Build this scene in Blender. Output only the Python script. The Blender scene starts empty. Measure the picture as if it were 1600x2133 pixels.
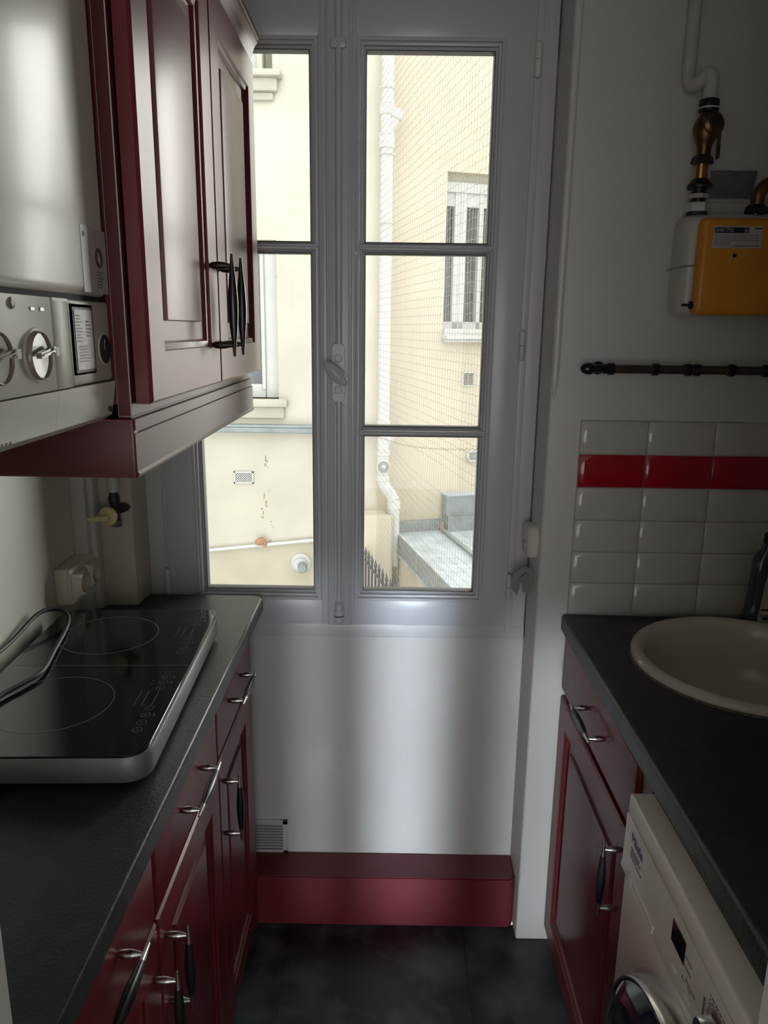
import bpy, bmesh, math, random
from mathutils import Vector, Matrix
random.seed(7)
PI = math.pi
SC = bpy.context.scene
COL = SC.collection

# ------------------------------------------------------------------ materials
def mat(name, col, rough=0.5, metal=0.0, spec=0.5, var=0.0, scale=8.0, bump=0.0, bscale=60.0, coat=0.0, col2=None, detail=4.0, emit=None):
    m = bpy.data.materials.new(name); m.use_nodes = True
    nt = m.node_tree; b = nt.nodes['Principled BSDF']
    b.inputs['Base Color'].default_value = (*col, 1)
    b.inputs['Roughness'].default_value = rough
    b.inputs['Metallic'].default_value = metal
    b.inputs['Specular IOR Level'].default_value = spec
    if 'red_lacquer' in name: b.inputs['Specular Tint'].default_value = (1.0, 0.80, 0.78, 1)
    if coat: b.inputs['Coat Weight'].default_value = coat; b.inputs['Coat Roughness'].default_value = 0.08
    tc = None
    if var or col2 or bump:
        tc = nt.nodes.new('ShaderNodeTexCoord')
    if var or col2:
        n = nt.nodes.new('ShaderNodeTexNoise'); n.inputs['Scale'].default_value = scale; n.inputs['Detail'].default_value = detail
        nt.links.new(tc.outputs['Object'], n.inputs['Vector'])
        r = nt.nodes.new('ShaderNodeValToRGB')
        r.color_ramp.elements[0].position = 0.35; r.color_ramp.elements[1].position = 0.68
        a = col if col2 else tuple(max(0, c * (1 - var)) for c in col)
        c2 = col2 if col2 else tuple(min(1, c * (1 + var)) for c in col)
        r.color_ramp.elements[0].color = (*a, 1); r.color_ramp.elements[1].color = (*c2, 1)
        nt.links.new(n.outputs['Fac'], r.inputs['Fac']); nt.links.new(r.outputs['Color'], b.inputs['Base Color'])
    if bump:
        n2 = nt.nodes.new('ShaderNodeTexNoise'); n2.inputs['Scale'].default_value = bscale; n2.inputs['Detail'].default_value = 3
        nt.links.new(tc.outputs['Object'], n2.inputs['Vector'])
        bp = nt.nodes.new('ShaderNodeBump'); bp.inputs['Strength'].default_value = bump; bp.inputs['Distance'].default_value = 0.002
        nt.links.new(n2.outputs['Fac'], bp.inputs['Height']); nt.links.new(bp.outputs['Normal'], b.inputs['Normal'])
    if emit:
        b.inputs['Emission Color'].default_value = (*emit[:3], 1); b.inputs['Emission Strength'].default_value = emit[3]
    return m

def glass_mat(name, tint=(0.95, 0.98, 0.97), refl=1.0):
    m = bpy.data.materials.new(name); m.use_nodes = True
    nt = m.node_tree
    for n in list(nt.nodes): nt.nodes.remove(n)
    o = nt.nodes.new('ShaderNodeOutputMaterial'); t = nt.nodes.new('ShaderNodeBsdfTransparent'); g = nt.nodes.new('ShaderNodeBsdfGlossy')
    f = nt.nodes.new('ShaderNodeFresnel'); mx = nt.nodes.new('ShaderNodeMixShader')
    f.inputs['IOR'].default_value = 1.45; g.inputs['Roughness'].default_value = 0.02; g.inputs['Color'].default_value = (0.45, 0.45, 0.45, 1); t.inputs['Color'].default_value = (*tint, 1)
    nt.links.new(f.outputs[0], mx.inputs[0]); nt.links.new(t.outputs[0], mx.inputs[1]); nt.links.new(g.outputs[0], mx.inputs[2])
    nt.links.new(mx.outputs[0], o.inputs['Surface'])
    return m

M = dict(
 wall=mat('wall_paint', (0.56, 0.55, 0.53), 0.42, var=0.03, scale=3, bump=0.15, bscale=25),
 wall_l=mat('left_wall_paint', (0.76, 0.71, 0.62), 0.45, var=0.03, scale=4, bump=0.15, bscale=30),
 chase=mat('dingy_paint', (0.540, 0.470, 0.390), 0.6, var=0.12, scale=9, bump=0.5, bscale=22),
 ceil=mat('ceiling_paint', (0.6, 0.59, 0.57), 0.8, var=0.02, scale=3),
 upvc=mat('window_lacquer', (0.500, 0.515, 0.560), 0.28, var=0.02, scale=5),
 upvc2=mat('frame_paint', (0.520, 0.525, 0.535), 0.38, var=0.02, scale=5),
 trim=mat('trim_gloss', (0.62, 0.60, 0.57), 0.3, var=0.03, scale=10),
 red=mat('red_lacquer', (0.115, 0.012, 0.017), 0.33, spec=0.6, var=0.08, scale=5, coat=0.0, bump=0.06, bscale=90),
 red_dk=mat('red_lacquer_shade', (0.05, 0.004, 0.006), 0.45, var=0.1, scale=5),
 red_step=mat('red_paint', (0.13, 0.008, 0.016), 0.5, var=0.06, scale=7, bump=0.1),
 melamine=mat('cream_melamine', (0.55, 0.52, 0.46), 0.5, var=0.02),
 worktop=mat('dark_laminate', (0.009, 0.013, 0.016), 0.42, col2=(0.020, 0.026, 0.029), scale=35, bump=0.35, bscale=220, spec=0.55),
 seam=mat('dark_gap', (0.006, 0.005, 0.005), 0.8),
 black=mat('black_satin', (0.008, 0.009, 0.010), 0.25, var=0.05),
 rubber=mat('black_rubber', (0.012, 0.012, 0.013), 0.5, var=0.05),
 mitre=mat('mitre_joint', (0.30, 0.31, 0.33), 0.6),
 chrome=mat('brushed_chrome', (0.55, 0.54, 0.52), 0.22, metal=1.0, var=0.03),
 clip=mat('grey_clip', (0.20, 0.20, 0.19), 0.35, var=0.05, scale=60),
 steel=mat('steel', (0.42, 0.42, 0.41), 0.32, metal=1.0, var=0.04, scale=20),
 hobside=mat('hob_aluminium', (0.22, 0.22, 0.22), 0.5, metal=0.6, var=0.03, scale=20),
 glassblk=mat('black_ceramic_glass', (0.010, 0.011, 0.012), 0.10, spec=0.55, var=0.05),
 hobprint=mat('hob_print', (0.20, 0.20, 0.20), 0.4),
 hobline=mat('hob_ring_print', (0.14, 0.14, 0.14), 0.35),
 boiler=mat('boiler_enamel', (0.70, 0.66, 0.58), 0.25, coat=0.08, var=0.02, scale=4, bump=0.05, bscale=20),
 boilerp=mat('boiler_panel_plastic', (0.50, 0.46, 0.40), 0.35, var=0.02, scale=6),
 knob=mat('taupe_plastic', (0.20, 0.165, 0.13), 0.22, var=0.03, coat=0.3),
 pale=mat('pale_plastic', (0.66, 0.62, 0.55), 0.35, var=0.02),
 socket=mat('ivory_plastic', (0.780, 0.710, 0.580), 0.35, var=0.02),
 sockin=mat('ivory_plastic_inner', (0.620, 0.540, 0.420), 0.45, var=0.02),
 yellowk=mat('cream_knob', (0.62, 0.52, 0.28), 0.4, var=0.04, scale=30),
 tile=mat('white_glaze', (0.50, 0.48, 0.45), 0.12, var=0.02, scale=12),
 tiler=mat('red_glaze', (0.33, 0.006, 0.014), 0.12, var=0.05, scale=12),
 grout=mat('grout', (0.44, 0.40, 0.36), 0.85, var=0.08, scale=40),
 floor=mat('slate_look_tile', (0.004, 0.005, 0.006), 0.42, col2=(0.085, 0.105, 0.120), scale=6, detail=9, bump=0.25, bscale=60),
 fgrout=mat('floor_grout', (0.16, 0.15, 0.13), 0.8, var=0.1),
 ceramic=mat('sink_ceramic', (0.640, 0.585, 0.520), 0.14, var=0.02, scale=6),
 grime=mat('old_silicone', (0.11, 0.10, 0.07), 0.7, var=0.4, scale=90),
 washer=mat('white_enamel', (0.780, 0.730, 0.670), 0.25, var=0.015, scale=4),
 washp=mat('fascia_plastic', (0.660, 0.610, 0.570), 0.22, var=0.015, scale=4),
 navy=mat('navy_print', (0.03, 0.04, 0.13), 0.5),
 grey=mat('grey_print', (0.16, 0.15, 0.16), 0.6),
 display=mat('display_glass', (0.006, 0.008, 0.010), 0.08, var=0.05),
 porthole=mat('dark_porthole_glass', (0.010, 0.016, 0.028), 0.06, var=0.1),
 amber=mat('amber_plastic', (0.62, 0.24, 0.018), 0.38, var=0.03, scale=8),
 metergrey=mat('meter_body_paint', (0.50, 0.50, 0.45), 0.32, var=0.02),
 label=mat('label_paper', (0.42, 0.39, 0.38), 0.6, var=0.05, scale=50),
 brass=mat('aged_brass', (0.22, 0.13, 0.055), 0.35, metal=0.9, col2=(0.06, 0.04, 0.025), scale=30),
 brassb=mat('clean_brass', (0.50, 0.30, 0.11), 0.25, metal=1.0, var=0.1, scale=30),
 bronze=mat('dark_bronze', (0.035, 0.026, 0.020), 0.4, metal=0.6, var=0.2, scale=40),
 pipew=mat('painted_pipe', (0.50, 0.49, 0.44), 0.4, var=0.03, scale=20, bump=0.2),
 ptfe=mat('white_tape', (0.6, 0.6, 0.57), 0.6, var=0.1, scale=60),
 greyplastic=mat('grey_plastic_sheet', (0.13, 0.14, 0.15), 0.35, var=0.2, scale=30, bump=0.5),
 sticker=mat('warning_sticker', (0.42, 0.37, 0.36), 0.35, var=0.06, scale=40),
 stickerr=mat('sticker_emblem', (0.11, 0.045, 0.045), 0.4, var=0.4, scale=120),
 stickerp=mat('instruction_print', (0.34, 0.27, 0.25), 0.35, var=0.2, scale=60),
 bottle=mat('smoky_bottle', (0.035, 0.05, 0.06), 0.12, var=0.1, coat=0.5),
 plaster=mat('courtyard_render', (0.385, 0.345, 0.270), 0.9, col2=(0.450, 0.405, 0.320), scale=2.2, detail=6, bump=0.5, bscale=30),
 plaster2=mat('courtyard_render_warm', (0.420, 0.350, 0.255), 0.9, col2=(0.470, 0.400, 0.295), scale=1.6, detail=6, bump=0.5, bscale=60),
 plasterd=mat('courtyard_render_dark', (0.330, 0.285, 0.200), 0.9, col2=(0.380, 0.335, 0.245), scale=4, detail=6, bump=0.4),  # darker render tone for the facade below the slanted pipe
 stone=mat('pale_stone', (0.360, 0.329, 0.254), 0.9, var=0.1, scale=7, bump=0.4),
 extwhite=mat('exterior_white', (0.400, 0.385, 0.345), 0.5, var=0.04, scale=8),
 extglass=mat('far_window_glass', (0.070, 0.070, 0.065), 0.25, var=0.3, scale=12),
 extpipe=mat('painted_drain', (0.459, 0.446, 0.403), 0.5, var=0.04, scale=8, bump=0.2),
 zinc=mat('zinc_sheet', (0.248, 0.279, 0.291), 0.5, col2=(0.372, 0.409, 0.428), scale=9, detail=7),
 zincd=mat('weathered_zinc', (0.161, 0.180, 0.174), 0.55, var=0.15, scale=10),
 brownish=mat('dark_render', (0.035, 0.028, 0.020), 0.9, var=0.15, scale=20),
 iron=mat('wrought_iron', (0.05, 0.048, 0.046), 0.6, var=0.2, scale=30),
 net=mat('net_twine', (0.200, 0.170, 0.125), 0.8, var=0.1),
 rust=mat('dry_leaf', (0.260, 0.110, 0.045), 0.7, var=0.3, scale=60),
 soil=mat('flaked_stain', (0.217, 0.167, 0.105), 0.9, var=0.3, scale=90),
 ground=mat('courtyard_paving', (0.35, 0.33, 0.28), 0.9, var=0.1, scale=3),
 teal=mat('blue_zinc_flashing', (0.136, 0.205, 0.223), 0.4, col2=(0.260, 0.341, 0.360), scale=14),
 parquet=mat('hall_floor', (0.20, 0.13, 0.08), 0.5, var=0.15, scale=12),
 glass=glass_mat('window_glass'),
)

_r = [n for n in M['floor'].node_tree.nodes if n.type == 'VALTORGB'][0].color_ramp
_r.elements[0].position = .44; _r.elements[1].position = .64
# ------------------------------------------------------------------ mesh builder
class MB:
    def __init__(s, m=None):
        s.bm = bmesh.new(); s.mats = []; s.cur = 0
        if m: s.mat(m)
    def mat(s, m):
        m = M[m] if isinstance(m, str) else m
        if m not in s.mats: s.mats.append(m)
        s.cur = s.mats.index(m); return s
    def _done(s, smooth=False):
        for f in s.bm.faces:
            if not f.tag:
                f.tag = True; f.material_index = s.cur; f.smooth = smooth
        return s
    def box(s, x0, x1, y0, y1, z0, z1, bev=0.0, seg=2):
        x0, x1 = sorted((x0, x1)); y0, y1 = sorted((y0, y1)); z0, z1 = sorted((z0, z1))
        v = [s.bm.verts.new((x, y, z)) for x in (x0, x1) for y in (y0, y1) for z in (z0, z1)]
        q = [(0, 1, 3, 2), (4, 6, 7, 5), (0, 4, 5, 1), (2, 3, 7, 6), (0, 2, 6, 4), (1, 5, 7, 3)]
        fs = [s.bm.faces.new([v[i] for i in a]) for a in q]
        if bev:
            es = list({e for f in fs for e in f.edges})
            bmesh.ops.bevel(s.bm, geom=es, offset=min(bev, .49 * min(x1 - x0, y1 - y0, z1 - z0)), segments=seg, affect='EDGES', profile=0.5)
        return s._done(bool(bev) and seg > 2)
    def loft(s, rings, close=True, cap0=True, cap1=True, smooth=True):
        R = [[s.bm.verts.new(p) for p in r] for r in rings]; n = len(R[0])
        for a, b in zip(R, R[1:]):
            for i in range(n if close else n - 1):
                j = (i + 1) % n
                try: s.bm.faces.new((a[i], a[j], b[j], b[i]))
                except ValueError: pass
        s._done(smooth)
        if cap0 and n > 2: s.bm.faces.new(R[0])
        if cap1 and n > 2: s.bm.faces.new(R[-1])
        return s._done(False)
    def lathe(s, c, axis, prof, seg=20, smooth=True, caps=True):
        c = Vector(c); a = Vector(axis).normalized()
        u = a.orthogonal().normalized(); w = a.cross(u)
        rings = []
        for r, h in prof:
            r = max(r, 1e-5)
            rings.append([c + a * h + (u * math.cos(2 * PI * i / seg) + w * math.sin(2 * PI * i / seg)) * r for i in range(seg)])
        return s.loft(rings, smooth=smooth, cap0=caps, cap1=caps)
    def cyl(s, p0, p1, r, seg=16, r1=None, smooth=True):
        p0 = Vector(p0); p1 = Vector(p1); d = p1 - p0
        return s.lathe(p0, d, [(r, 0), (r if r1 is None else r1, d.length)], seg, smooth)
    def tube(s, pts, r, seg=10, closed=False, sx=1.0):
        pts = [Vector(p) for p in pts]; n = len(pts)
        rs = r if isinstance(r, (list, tuple)) else [r] * n
        rings = []; u = None
        for i, p in enumerate(pts):
            t = (pts[min(i + 1, n - 1)] - pts[max(i - 1, 0)]).normalized()
            if u is None: u = t.orthogonal().normalized()
            u = (u - t * u.dot(t)).normalized(); w = t.cross(u)
            rings.append([p + (u * math.cos(2 * PI * k / seg) + w * math.sin(2 * PI * k / seg)) * rs[i] for k in range(seg)])
        return s.loft(rings)
    def ellip(s, c, a, b, d, seg=20, rings=10):
        """ellipsoid with semi axis vectors a,b,d"""
        c = Vector(c); a, b, d = Vector(a), Vector(b), Vector(d); R = []
        for i in range(rings + 1):
            t = PI * i / rings; ct = math.cos(t); st = max(math.sin(t), 1e-3)
            R.append([c + d * ct + (a * math.cos(2 * PI * k / seg) + b * math.sin(2 * PI * k / seg)) * st for k in range(seg)])
        return s.loft(R)
    def prism(s, pts, vec, bev=0.0, seg=2):
        vec = Vector(vec); a = [s.bm.verts.new(p) for p in pts]; b = [s.bm.verts.new(Vector(p) + vec) for p in pts]
        n = len(a); fs = [s.bm.faces.new(a), s.bm.faces.new(b)]
        for i in range(n):
            fs.append(s.bm.faces.new((a[i], a[(i + 1) % n], b[(i + 1) % n], b[i])))
        if bev:
            es = list({e for f in fs for e in f.edges})
            bmesh.ops.bevel(s.bm, geom=es, offset=bev, segments=seg, affect='EDGES')
        return s._done(False)
    def add_mesh(s, me, mtx):
        b0 = len(s.bm.verts); s.bm.from_mesh(me); s.bm.verts.ensure_lookup_table()
        bmesh.ops.transform(s.bm, matrix=mtx, verts=s.bm.verts[b0:])
        return s._done(False)
    def text(s, body, org, right, up, size, align='LEFT', ext=0.0002):
        cu = bpy.data.curves.new('t', 'FONT'); cu.body = body; cu.size = size; cu.extrude = ext; cu.align_x = align; cu.resolution_u = 3
        ob = bpy.data.objects.new('t', cu); COL.objects.link(ob)
        dg = bpy.context.evaluated_depsgraph_get(); me = bpy.data.meshes.new_from_object(ob.evaluated_get(dg))
        r = Vector(right).normalized(); u = Vector(up).normalized(); n = r.cross(u)
        mtx = Matrix.Translation(org) @ Matrix((r, u, n)).transposed().to_4x4()
        s.add_mesh(me, mtx)
        COL.objects.unlink(ob); bpy.data.objects.remove(ob); bpy.data.curves.remove(cu); bpy.data.meshes.remove(me)
        return s
    def build(s, name, parent=None, loc=None, label=None, cat=None, group=None, kind=None, local=False):
        bmesh.ops.recalc_face_normals(s.bm, faces=s.bm.faces)
        if parent is None and loc is None:
            vs = [v.co for v in s.bm.verts]
            loc = ((min(v.x for v in vs) + max(v.x for v in vs)) / 2, (min(v.y for v in vs) + max(v.y for v in vs)) / 2, min(v.z for v in vs))
        if local: off = Vector((0, 0, 0))
        elif parent is not None: off = Vector(parent['_o'])
        else: off = Vector(loc)
        bmesh.ops.translate(s.bm, vec=-off, verts=s.bm.verts)
        me = bpy.data.meshes.new(name); s.bm.to_mesh(me); s.bm.free()
        for m in s.mats: me.materials.append(m)
        me.set_sharp_from_angle(angle=math.radians(38))
        o = bpy.data.objects.new(name, me); COL.objects.link(o)
        if parent is not None:
            o.parent = parent; o['_o'] = parent['_o']
        else:
            o.location = loc; o['_o'] = tuple(loc)
        tag(o, label, cat, group, kind)
        return o

def tag(o, label=None, cat=None, group=None, kind=None):
    if label: o['label'] = label
    if cat: o['category'] = cat
    if group: o['group'] = group
    if kind: o['kind'] = kind

def thing(name, loc, label=None, cat=None, group=None, kind=None, rz=0.0):
    o = bpy.data.objects.new(name, None); COL.objects.link(o)
    o.empty_display_size = 0.05
    o.location = loc; o.rotation_euler = (0, 0, rz); o['_o'] = tuple(loc)
    tag(o, label, cat, group, kind); return o

def struct(name, mb): return mb.build(name, kind='structure', label=None)

# ------------------------------------------------------------------ cabinet parts
DOOR = [(0, 'T'), (0, .004), (.0035, 0), (.060, 0), (.0615, .0030), (.069, .0050), (.072, .0100), (.097, .0100), (.0985, .0050), (.102, .0040)]
DRAW = [(0, 'T'), (0, .006), (.0025, .0018), (.007, 0)]
def panel(mb, s, xf, y0, y1, z0, z1, thick, loops):
    rings = []
    for ins, d in loops:
        d = thick if d == 'T' else d; x = xf - s * d
        rings.append([(x, y0 + ins, z0 + ins), (x, y1 - ins, z0 + ins), (x, y1 - ins, z1 - ins), (x, y0 + ins, z1 - ins)])
    return mb.loft(rings, smooth=False)

def handle(c, axis, s, parent, dark=False, L=.155, so=.034):
    """bow handle: c = centre point on the door face, axis 'y'/'z', s = outward x sign"""
    c = Vector(c); a = Vector((0, 1, 0)) if axis == 'y' else Vector((0, 0, 1)); out = Vector((s, 0, 0))
    ends = 'bronze' if dark else 'chrome'; h = L / 2
    mb = MB(); g = c + out * so
    mb.mat(ends)
    for e in (-1, 1):
        mb.lathe(g + a * e * h, -a * e, [(.0012, 0), (.0022, .001), (.0030, .012), (.0048, .030)], 14)
        q = c + a * e * .060
        mb.lathe(q, out, [(.0030, 0), (.0052, .003), (.0062, .012), (.0056, .020), (.0030, so - .004), (.0026, so)], 14)
    mb.mat('black')
    n = 12; hb = h - .030
    mb.lathe(g - a * hb, a, [(.0048 + .0032 * math.sin(PI * i / n), 2 * hb * i / n) for i in range(n + 1)], 16)
    return mb.build('handle', parent)

# ================================================================== SETTING
H = 2.50
# floor with tile joints
mb = MB('fgrout').box(-.75, 1.05, -.2, 1.70, -.05, -.002)
mb.mat('floor')
ys = [-.2, .336, .789, 1.242, 1.70]; xs = [-.75, -.6935, -.2405, .2125, .6655, 1.05]
for i in range(len(xs) - 1):
    for j in range(len(ys) - 1):
        mb.box(xs[i] + .0012, xs[i + 1] - .0012, ys[j] + .0012, ys[j + 1] - .0012, -.02, 0, .0006, 1)
struct('floor', mb)
struct('ceiling', MB('ceil').box(-.85, 1.15, .36, 1.95, H, H + .1))
struct('wall_left', MB('wall_l').box(-.85, -.70, .36, 1.95, 0, H))
struct('wall_right', MB('wall').box(1.02, 1.15, .36, 1.95, 0, H))
# window wall: pier on the right, breast below the window, lintel above, strip on the left
mb = MB('wall')
mb.box(.348, 1.02, 1.648, 1.95, 0, H, .006, 3)
mb.box(-.70, .348, 1.783, 1.95, 0, .800)
mb.box(-.70, .348, 1.783, 1.95, 2.26, H)
mb.box(-.70, -.545, 1.770, 1.95, .800, 2.26)
struct('wall_back', mb)
mb = MB('chase').box(-.70, -.581, 1.662, 1.770, 0, H, .004, 2)
struct('wall_chase', mb)
mb = MB('trim').box(-.70, -.667, 1.612, 1.662, .905, H, .004, 2).box(-.672, -.655, 1.630, 1.662, .905, H, .003)
struct('trim_2', mb)
# doorway wall behind the worktops
mb = MB('wall')
mb.box(-.85, -.297, .36, .495, 0, H, .004, 2)
mb.box(.302, 1.15, .36, .495, 0, H, .004, 2)
mb.box(-.297, .302, .36, .495, 2.15, H)
struct('wall_front', mb)
# hall beyond the doorway
mb = MB('wall')
mb.box(-1.6, -1.5, -3.6, .36, 0, H).box(1.5, 1.6, -3.6, .36, 0, H).box(-1.6, 1.6, -3.7, -3.6, 0, H)
mb.box(-1.5, -.85, .26, .36, 0, H).box(1.15, 1.5, .26, .36, 0, H)
struct('wall_hall', mb)
struct('ceiling_hall', MB('ceil').box(-1.6, 1.6, -3.7, .36, H, H + .1))
struct('floor_hall', MB('parquet').box(-1.6, 1.6, -3.7, -.2, -.05, 0))
# quarter-round bead on the reveal corner, dying away into the wall
mb = MB('trim')
rings = []
for z, k in ((2.5, 1), (1.47, 1), (1.45, .95), (1.435, .8), (1.42, .55), (1.405, .28), (1.395, .05)):
    r = .0078 * k + .0006; cx, cy = .3565, 1.6485
    rings.append([(cx + r * math.cos(t), cy - (r * .95) * math.sin(t) , z) for t in [PI * i / 12 for i in range(13)]])
mb.loft(rings)
struct('trim_1', mb)

# ------------------------------------------------------------------ window
win = thing('window_1', (-.10, 1.79, .80), kind='structure')
FY = 1.757    # sash face
mb = MB('upvc2')
for b in ((-.545, -.520, .79, 2.26), (.308, .345, .79, 2.26)):
    mb.box(b[0], b[1], 1.768, 1.84, b[2], b[3], .003, 2)
mb.box(-.545, .345, 1.766, 1.84, .787, .822, .003, 2).box(-.545, .345, 1.768, 1.84, 2.215, 2.26, .003, 2)
mb.box(.296, .313, 1.764, 1.82, .80, 2.23, .003, 2)
mb.build('frame', win)
PROF = [(1, 0), (1, -.0025), (.85, -.004), (.62, -.004), (.55, .002), (.42, .004), (.30, .005), (.24, .014), (.12, .016), (0, .018), (0, .045)]
def sash(x0, x1, gx0, gx1, z0, z1, gzs, name):
    mb = MB('upvc'); d = .048
    g0, g1 = min(a for a, b in gzs), max(b for a, b in gzs); e = .019
    mb.box(x0, gx0 - e, FY, FY + d, z0, z1, .003, 2).box(gx1 + e, x1, FY, FY + d, z0, z1, .003, 2)
    mb.box(gx0 - e - .002, gx1 + e + .002, FY + .0004, FY + d, z0, g0 - e, .003, 2).box(gx0 - e - .002, gx1 + e + .002, FY + .0004, FY + d, g1 + e, z1, .003, 2)
    s = sorted(gzs)
    for xx in (gx0 - e, gx1 + e): mb.box(xx - .006, xx + .006, FY + .011, FY + .040, z0 + .01, z1 - .01)
    for (a0, b0), (a1, b1) in zip(s, s[1:]): mb.box(gx0 - e, gx1 + e, FY + .012, FY + .027, b0 + .004, a1 - .004)
    mb.box(gx0 - e, gx1 + e, FY + .011, FY + .040, g0 - e - .006, g0 - e + .006).box(gx0 - e, gx1 + e, FY + .011, FY + .040, g1 + e - .006, g1 + e + .006)
    ext = []
    for i, (a, b) in enumerate(s):
        eb = e if i == 0 else (a - s[i - 1][1]) / 2; et = e if i == len(s) - 1 else (s[i + 1][0] - b) / 2
        rings = []
        for f, dy in PROF:
            y = FY + dy + (.001 if i else 0)
            rings.append([(gx0 - e * f, y, a - eb * f), (gx1 + e * f, y, a - eb * f), (gx1 + e * f, y, b + et * f), (gx0 - e * f, y, b + et * f)])
        mb.loft(rings, cap0=False, cap1=False, smooth=False)
    mb.mat('mitre')
    for cx, cz, ex, ez in ((gx1 + e, g0 - e, x1, z0), (gx1 + e, g1 + e, x1, z1), (gx0 - e, g0 - e, x0, z0), (gx0 - e, g1 + e, x0, z1)):
        k = min(abs(ex - cx), abs(ez - cz)); sx = 1 if ex > cx else -1; sz = 1 if ez > cz else -1
        mb.prism([(cx, FY - .0002, cz), (cx + .0008, FY - .0002, cz), (cx + sx * k + .0008, FY - .0002, cz + sz * k), (cx + sx * k, FY - .0002, cz + sz * k)], (0, .001, 0))
    o = mb.build(name, win)
    for a, b in s:
        MB('glass').box(gx0 - .003, gx1 + .003, FY + .028, FY + .031, a - .003, b + .003).build('pane', o)
        fr = MB('rubber')
        t = .0018
        fr.box(gx0, gx0 + t, FY + .018, FY + .045, a, b).box(gx1 - t, gx1, FY + .018, FY + .045, a, b)
        fr.box(gx0, gx1, FY + .018, FY + .045, a, a + t).box(gx0, gx1, FY + .018, FY + .045, b - t, b)
        fr.build('seal', o)
    return o
sr = sash(-.094, .296, -.059, .2145, .824, 2.21, [(.908, 1.295), (1.317, 1.704), (1.727, 2.113)], 'sash')
sl = sash(-.533, -.138, -.446, -.179, .824, 2.21, [(.908, 1.704), (1.727, 2.113)], 'sash')
# meeting batten with beads
mb = MB('upvc')
mb.box(-.1395, -.0925, 1.748, 1.775, .826, 2.21, .002, 2)
for x, y, r in ((-.1405, 1.7545, .0035), (-.0905, 1.7545, .0035), (-.1525, 1.757, .002), (-.0815, 1.757, .002)):
    mb.cyl((x, y, .826), (x, y, 2.21), r, 10)
mb.build('meeting_batten', win)
mb = MB('upvc')
mb.cyl((-.1155, 1.744, .86), (-.1155, 1.744, 2.20), .0075, 14)
mb.box(-.1265, -.1045, 1.7435, 1.749, .87, 1.37, .001, 1)
mb.box(-.132, -.100, 1.738, 1.750, 2.105, 2.125, .003, 2)
mb.build('bolt_rod', win)
mb = MB('upvc')
def plate(zs, y):   # silhouette of half-widths per height
    L = [(-.1165 - w, y, z) for z, w in zs] + [(-.1165 + w, y, z) for z, w in reversed(zs)]
    mb.prism(L, (0, .012, 0), .0018, 2)
plate([(1.482, .0150), (1.487, .0145), (1.493, .0125), (1.500, .0115), (1.503, .0125), (1.506, .0115)], 1.734)
plate([(1.396, .0135), (1.405, .0150), (1.440, .0135), (1.475, .0145), (1.482, .0140)], 1.7365)
plate([(1.378, .0110), (1.381, .0125), (1.384, .0115), (1.390, .0135), (1.397, .0150)], 1.734)
for z in (1.400, 1.479):
    mb.lathe((-.1165, 1.7365, z - .004 if z > 1.44 else z + .004), (0, -1, 0), [(.0095, 0), (.0095, .0012), (.0075, .0022), (.0068, .0010), (.004, .0010), (.003, .002), (0, .002)], 20)
mb.build('handle_plate', win)
mb = MB('upvc')
dx, dz = .0245, -.0255; L = math.hypot(dx, dz)
ax = Vector((dx, 0, dz)); bx_ = Vector((-dz, 0, dx)).normalized() * .0145
mb.lathe((-.118, 1.737, 1.440), (0, -1, 0), [(.008, 0), (.006, .01), (.006, .03)], 14)
mb.ellip((-.1205, 1.703, 1.4425), ax, bx_, (0, .007, 0), 28, 12)
mb.ellip((-.1205, 1.7025, 1.4425), ax * .75, bx_ * .72, (0, .0088, 0), 24, 10)
mb.build('handle', win)
mb = MB('upvc')
mb.lathe((-.1155, 1.741, .835), (0, 0, 1), [(.006, 0), (.011, .003), (.0125, .010), (.0125, .016), (.0118, .018)], 20)
mb.mat('rubber').lathe((-.1155, 1.741, .853), (0, 0, 1), [(.0118, 0), (.0118, .003)], 20)
mb.mat('upvc').lathe((-.1155, 1.741, .856), (0, 0, 1), [(.0122, 0), (.0135, .004), (.0130, .010), (.0112, .013), (.0122, .016), (.0105, .026), (.0092, .028), (.0100, .031), (.0085, .034)], 20)
mb.build('bolt_cap', win)
for x, z in ((.3010, 2.091), (.2990, 1.508), (.2990, .930), (-.5365, .931)):
    mb = MB('trim' if x < 0 or z > 2 else 'upvc2')
    for a, b in ((-.034, -.0006), (.0006, .034)):
        s1 = 1 if a < -.01 else 0
        mb.lathe((x, 1.752, z + a), (0, 0, 1), [(.0040 if s1 else .0072, 0), (.0072, .004), (.0072, (b - a) - .004), (.0072 if s1 else .0035, b - a)], 14)
    mb.build('hinge', win)
# exterior shutter rail seen at the top of the panes
mb = MB('zincd').box(-.55, .35, 1.877, 1.883, 2.1515, 2.163).mat('rubber').box(-.55, .35, 1.875, 1.885, 2.1455, 2.1515).box(-.55, .35, 1.878, 1.886, 2.163, 2.26)
mb.build('outer_rail', win)

# red boxed ledge along the foot of the window wall
mb = MB('red_step')
mb.prism([(-.70, 1.687, .0), (.335, 1.687, .0), (.3475, 1.700, .0), (.3475, 1.7825, .0), (-.70, 1.7825, .0)], (0, 0, .149), .003, 2)
mb.build('wall_ledge', label='low red painted boxed ledge along the foot of the window wall', cat='ledge')

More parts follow.
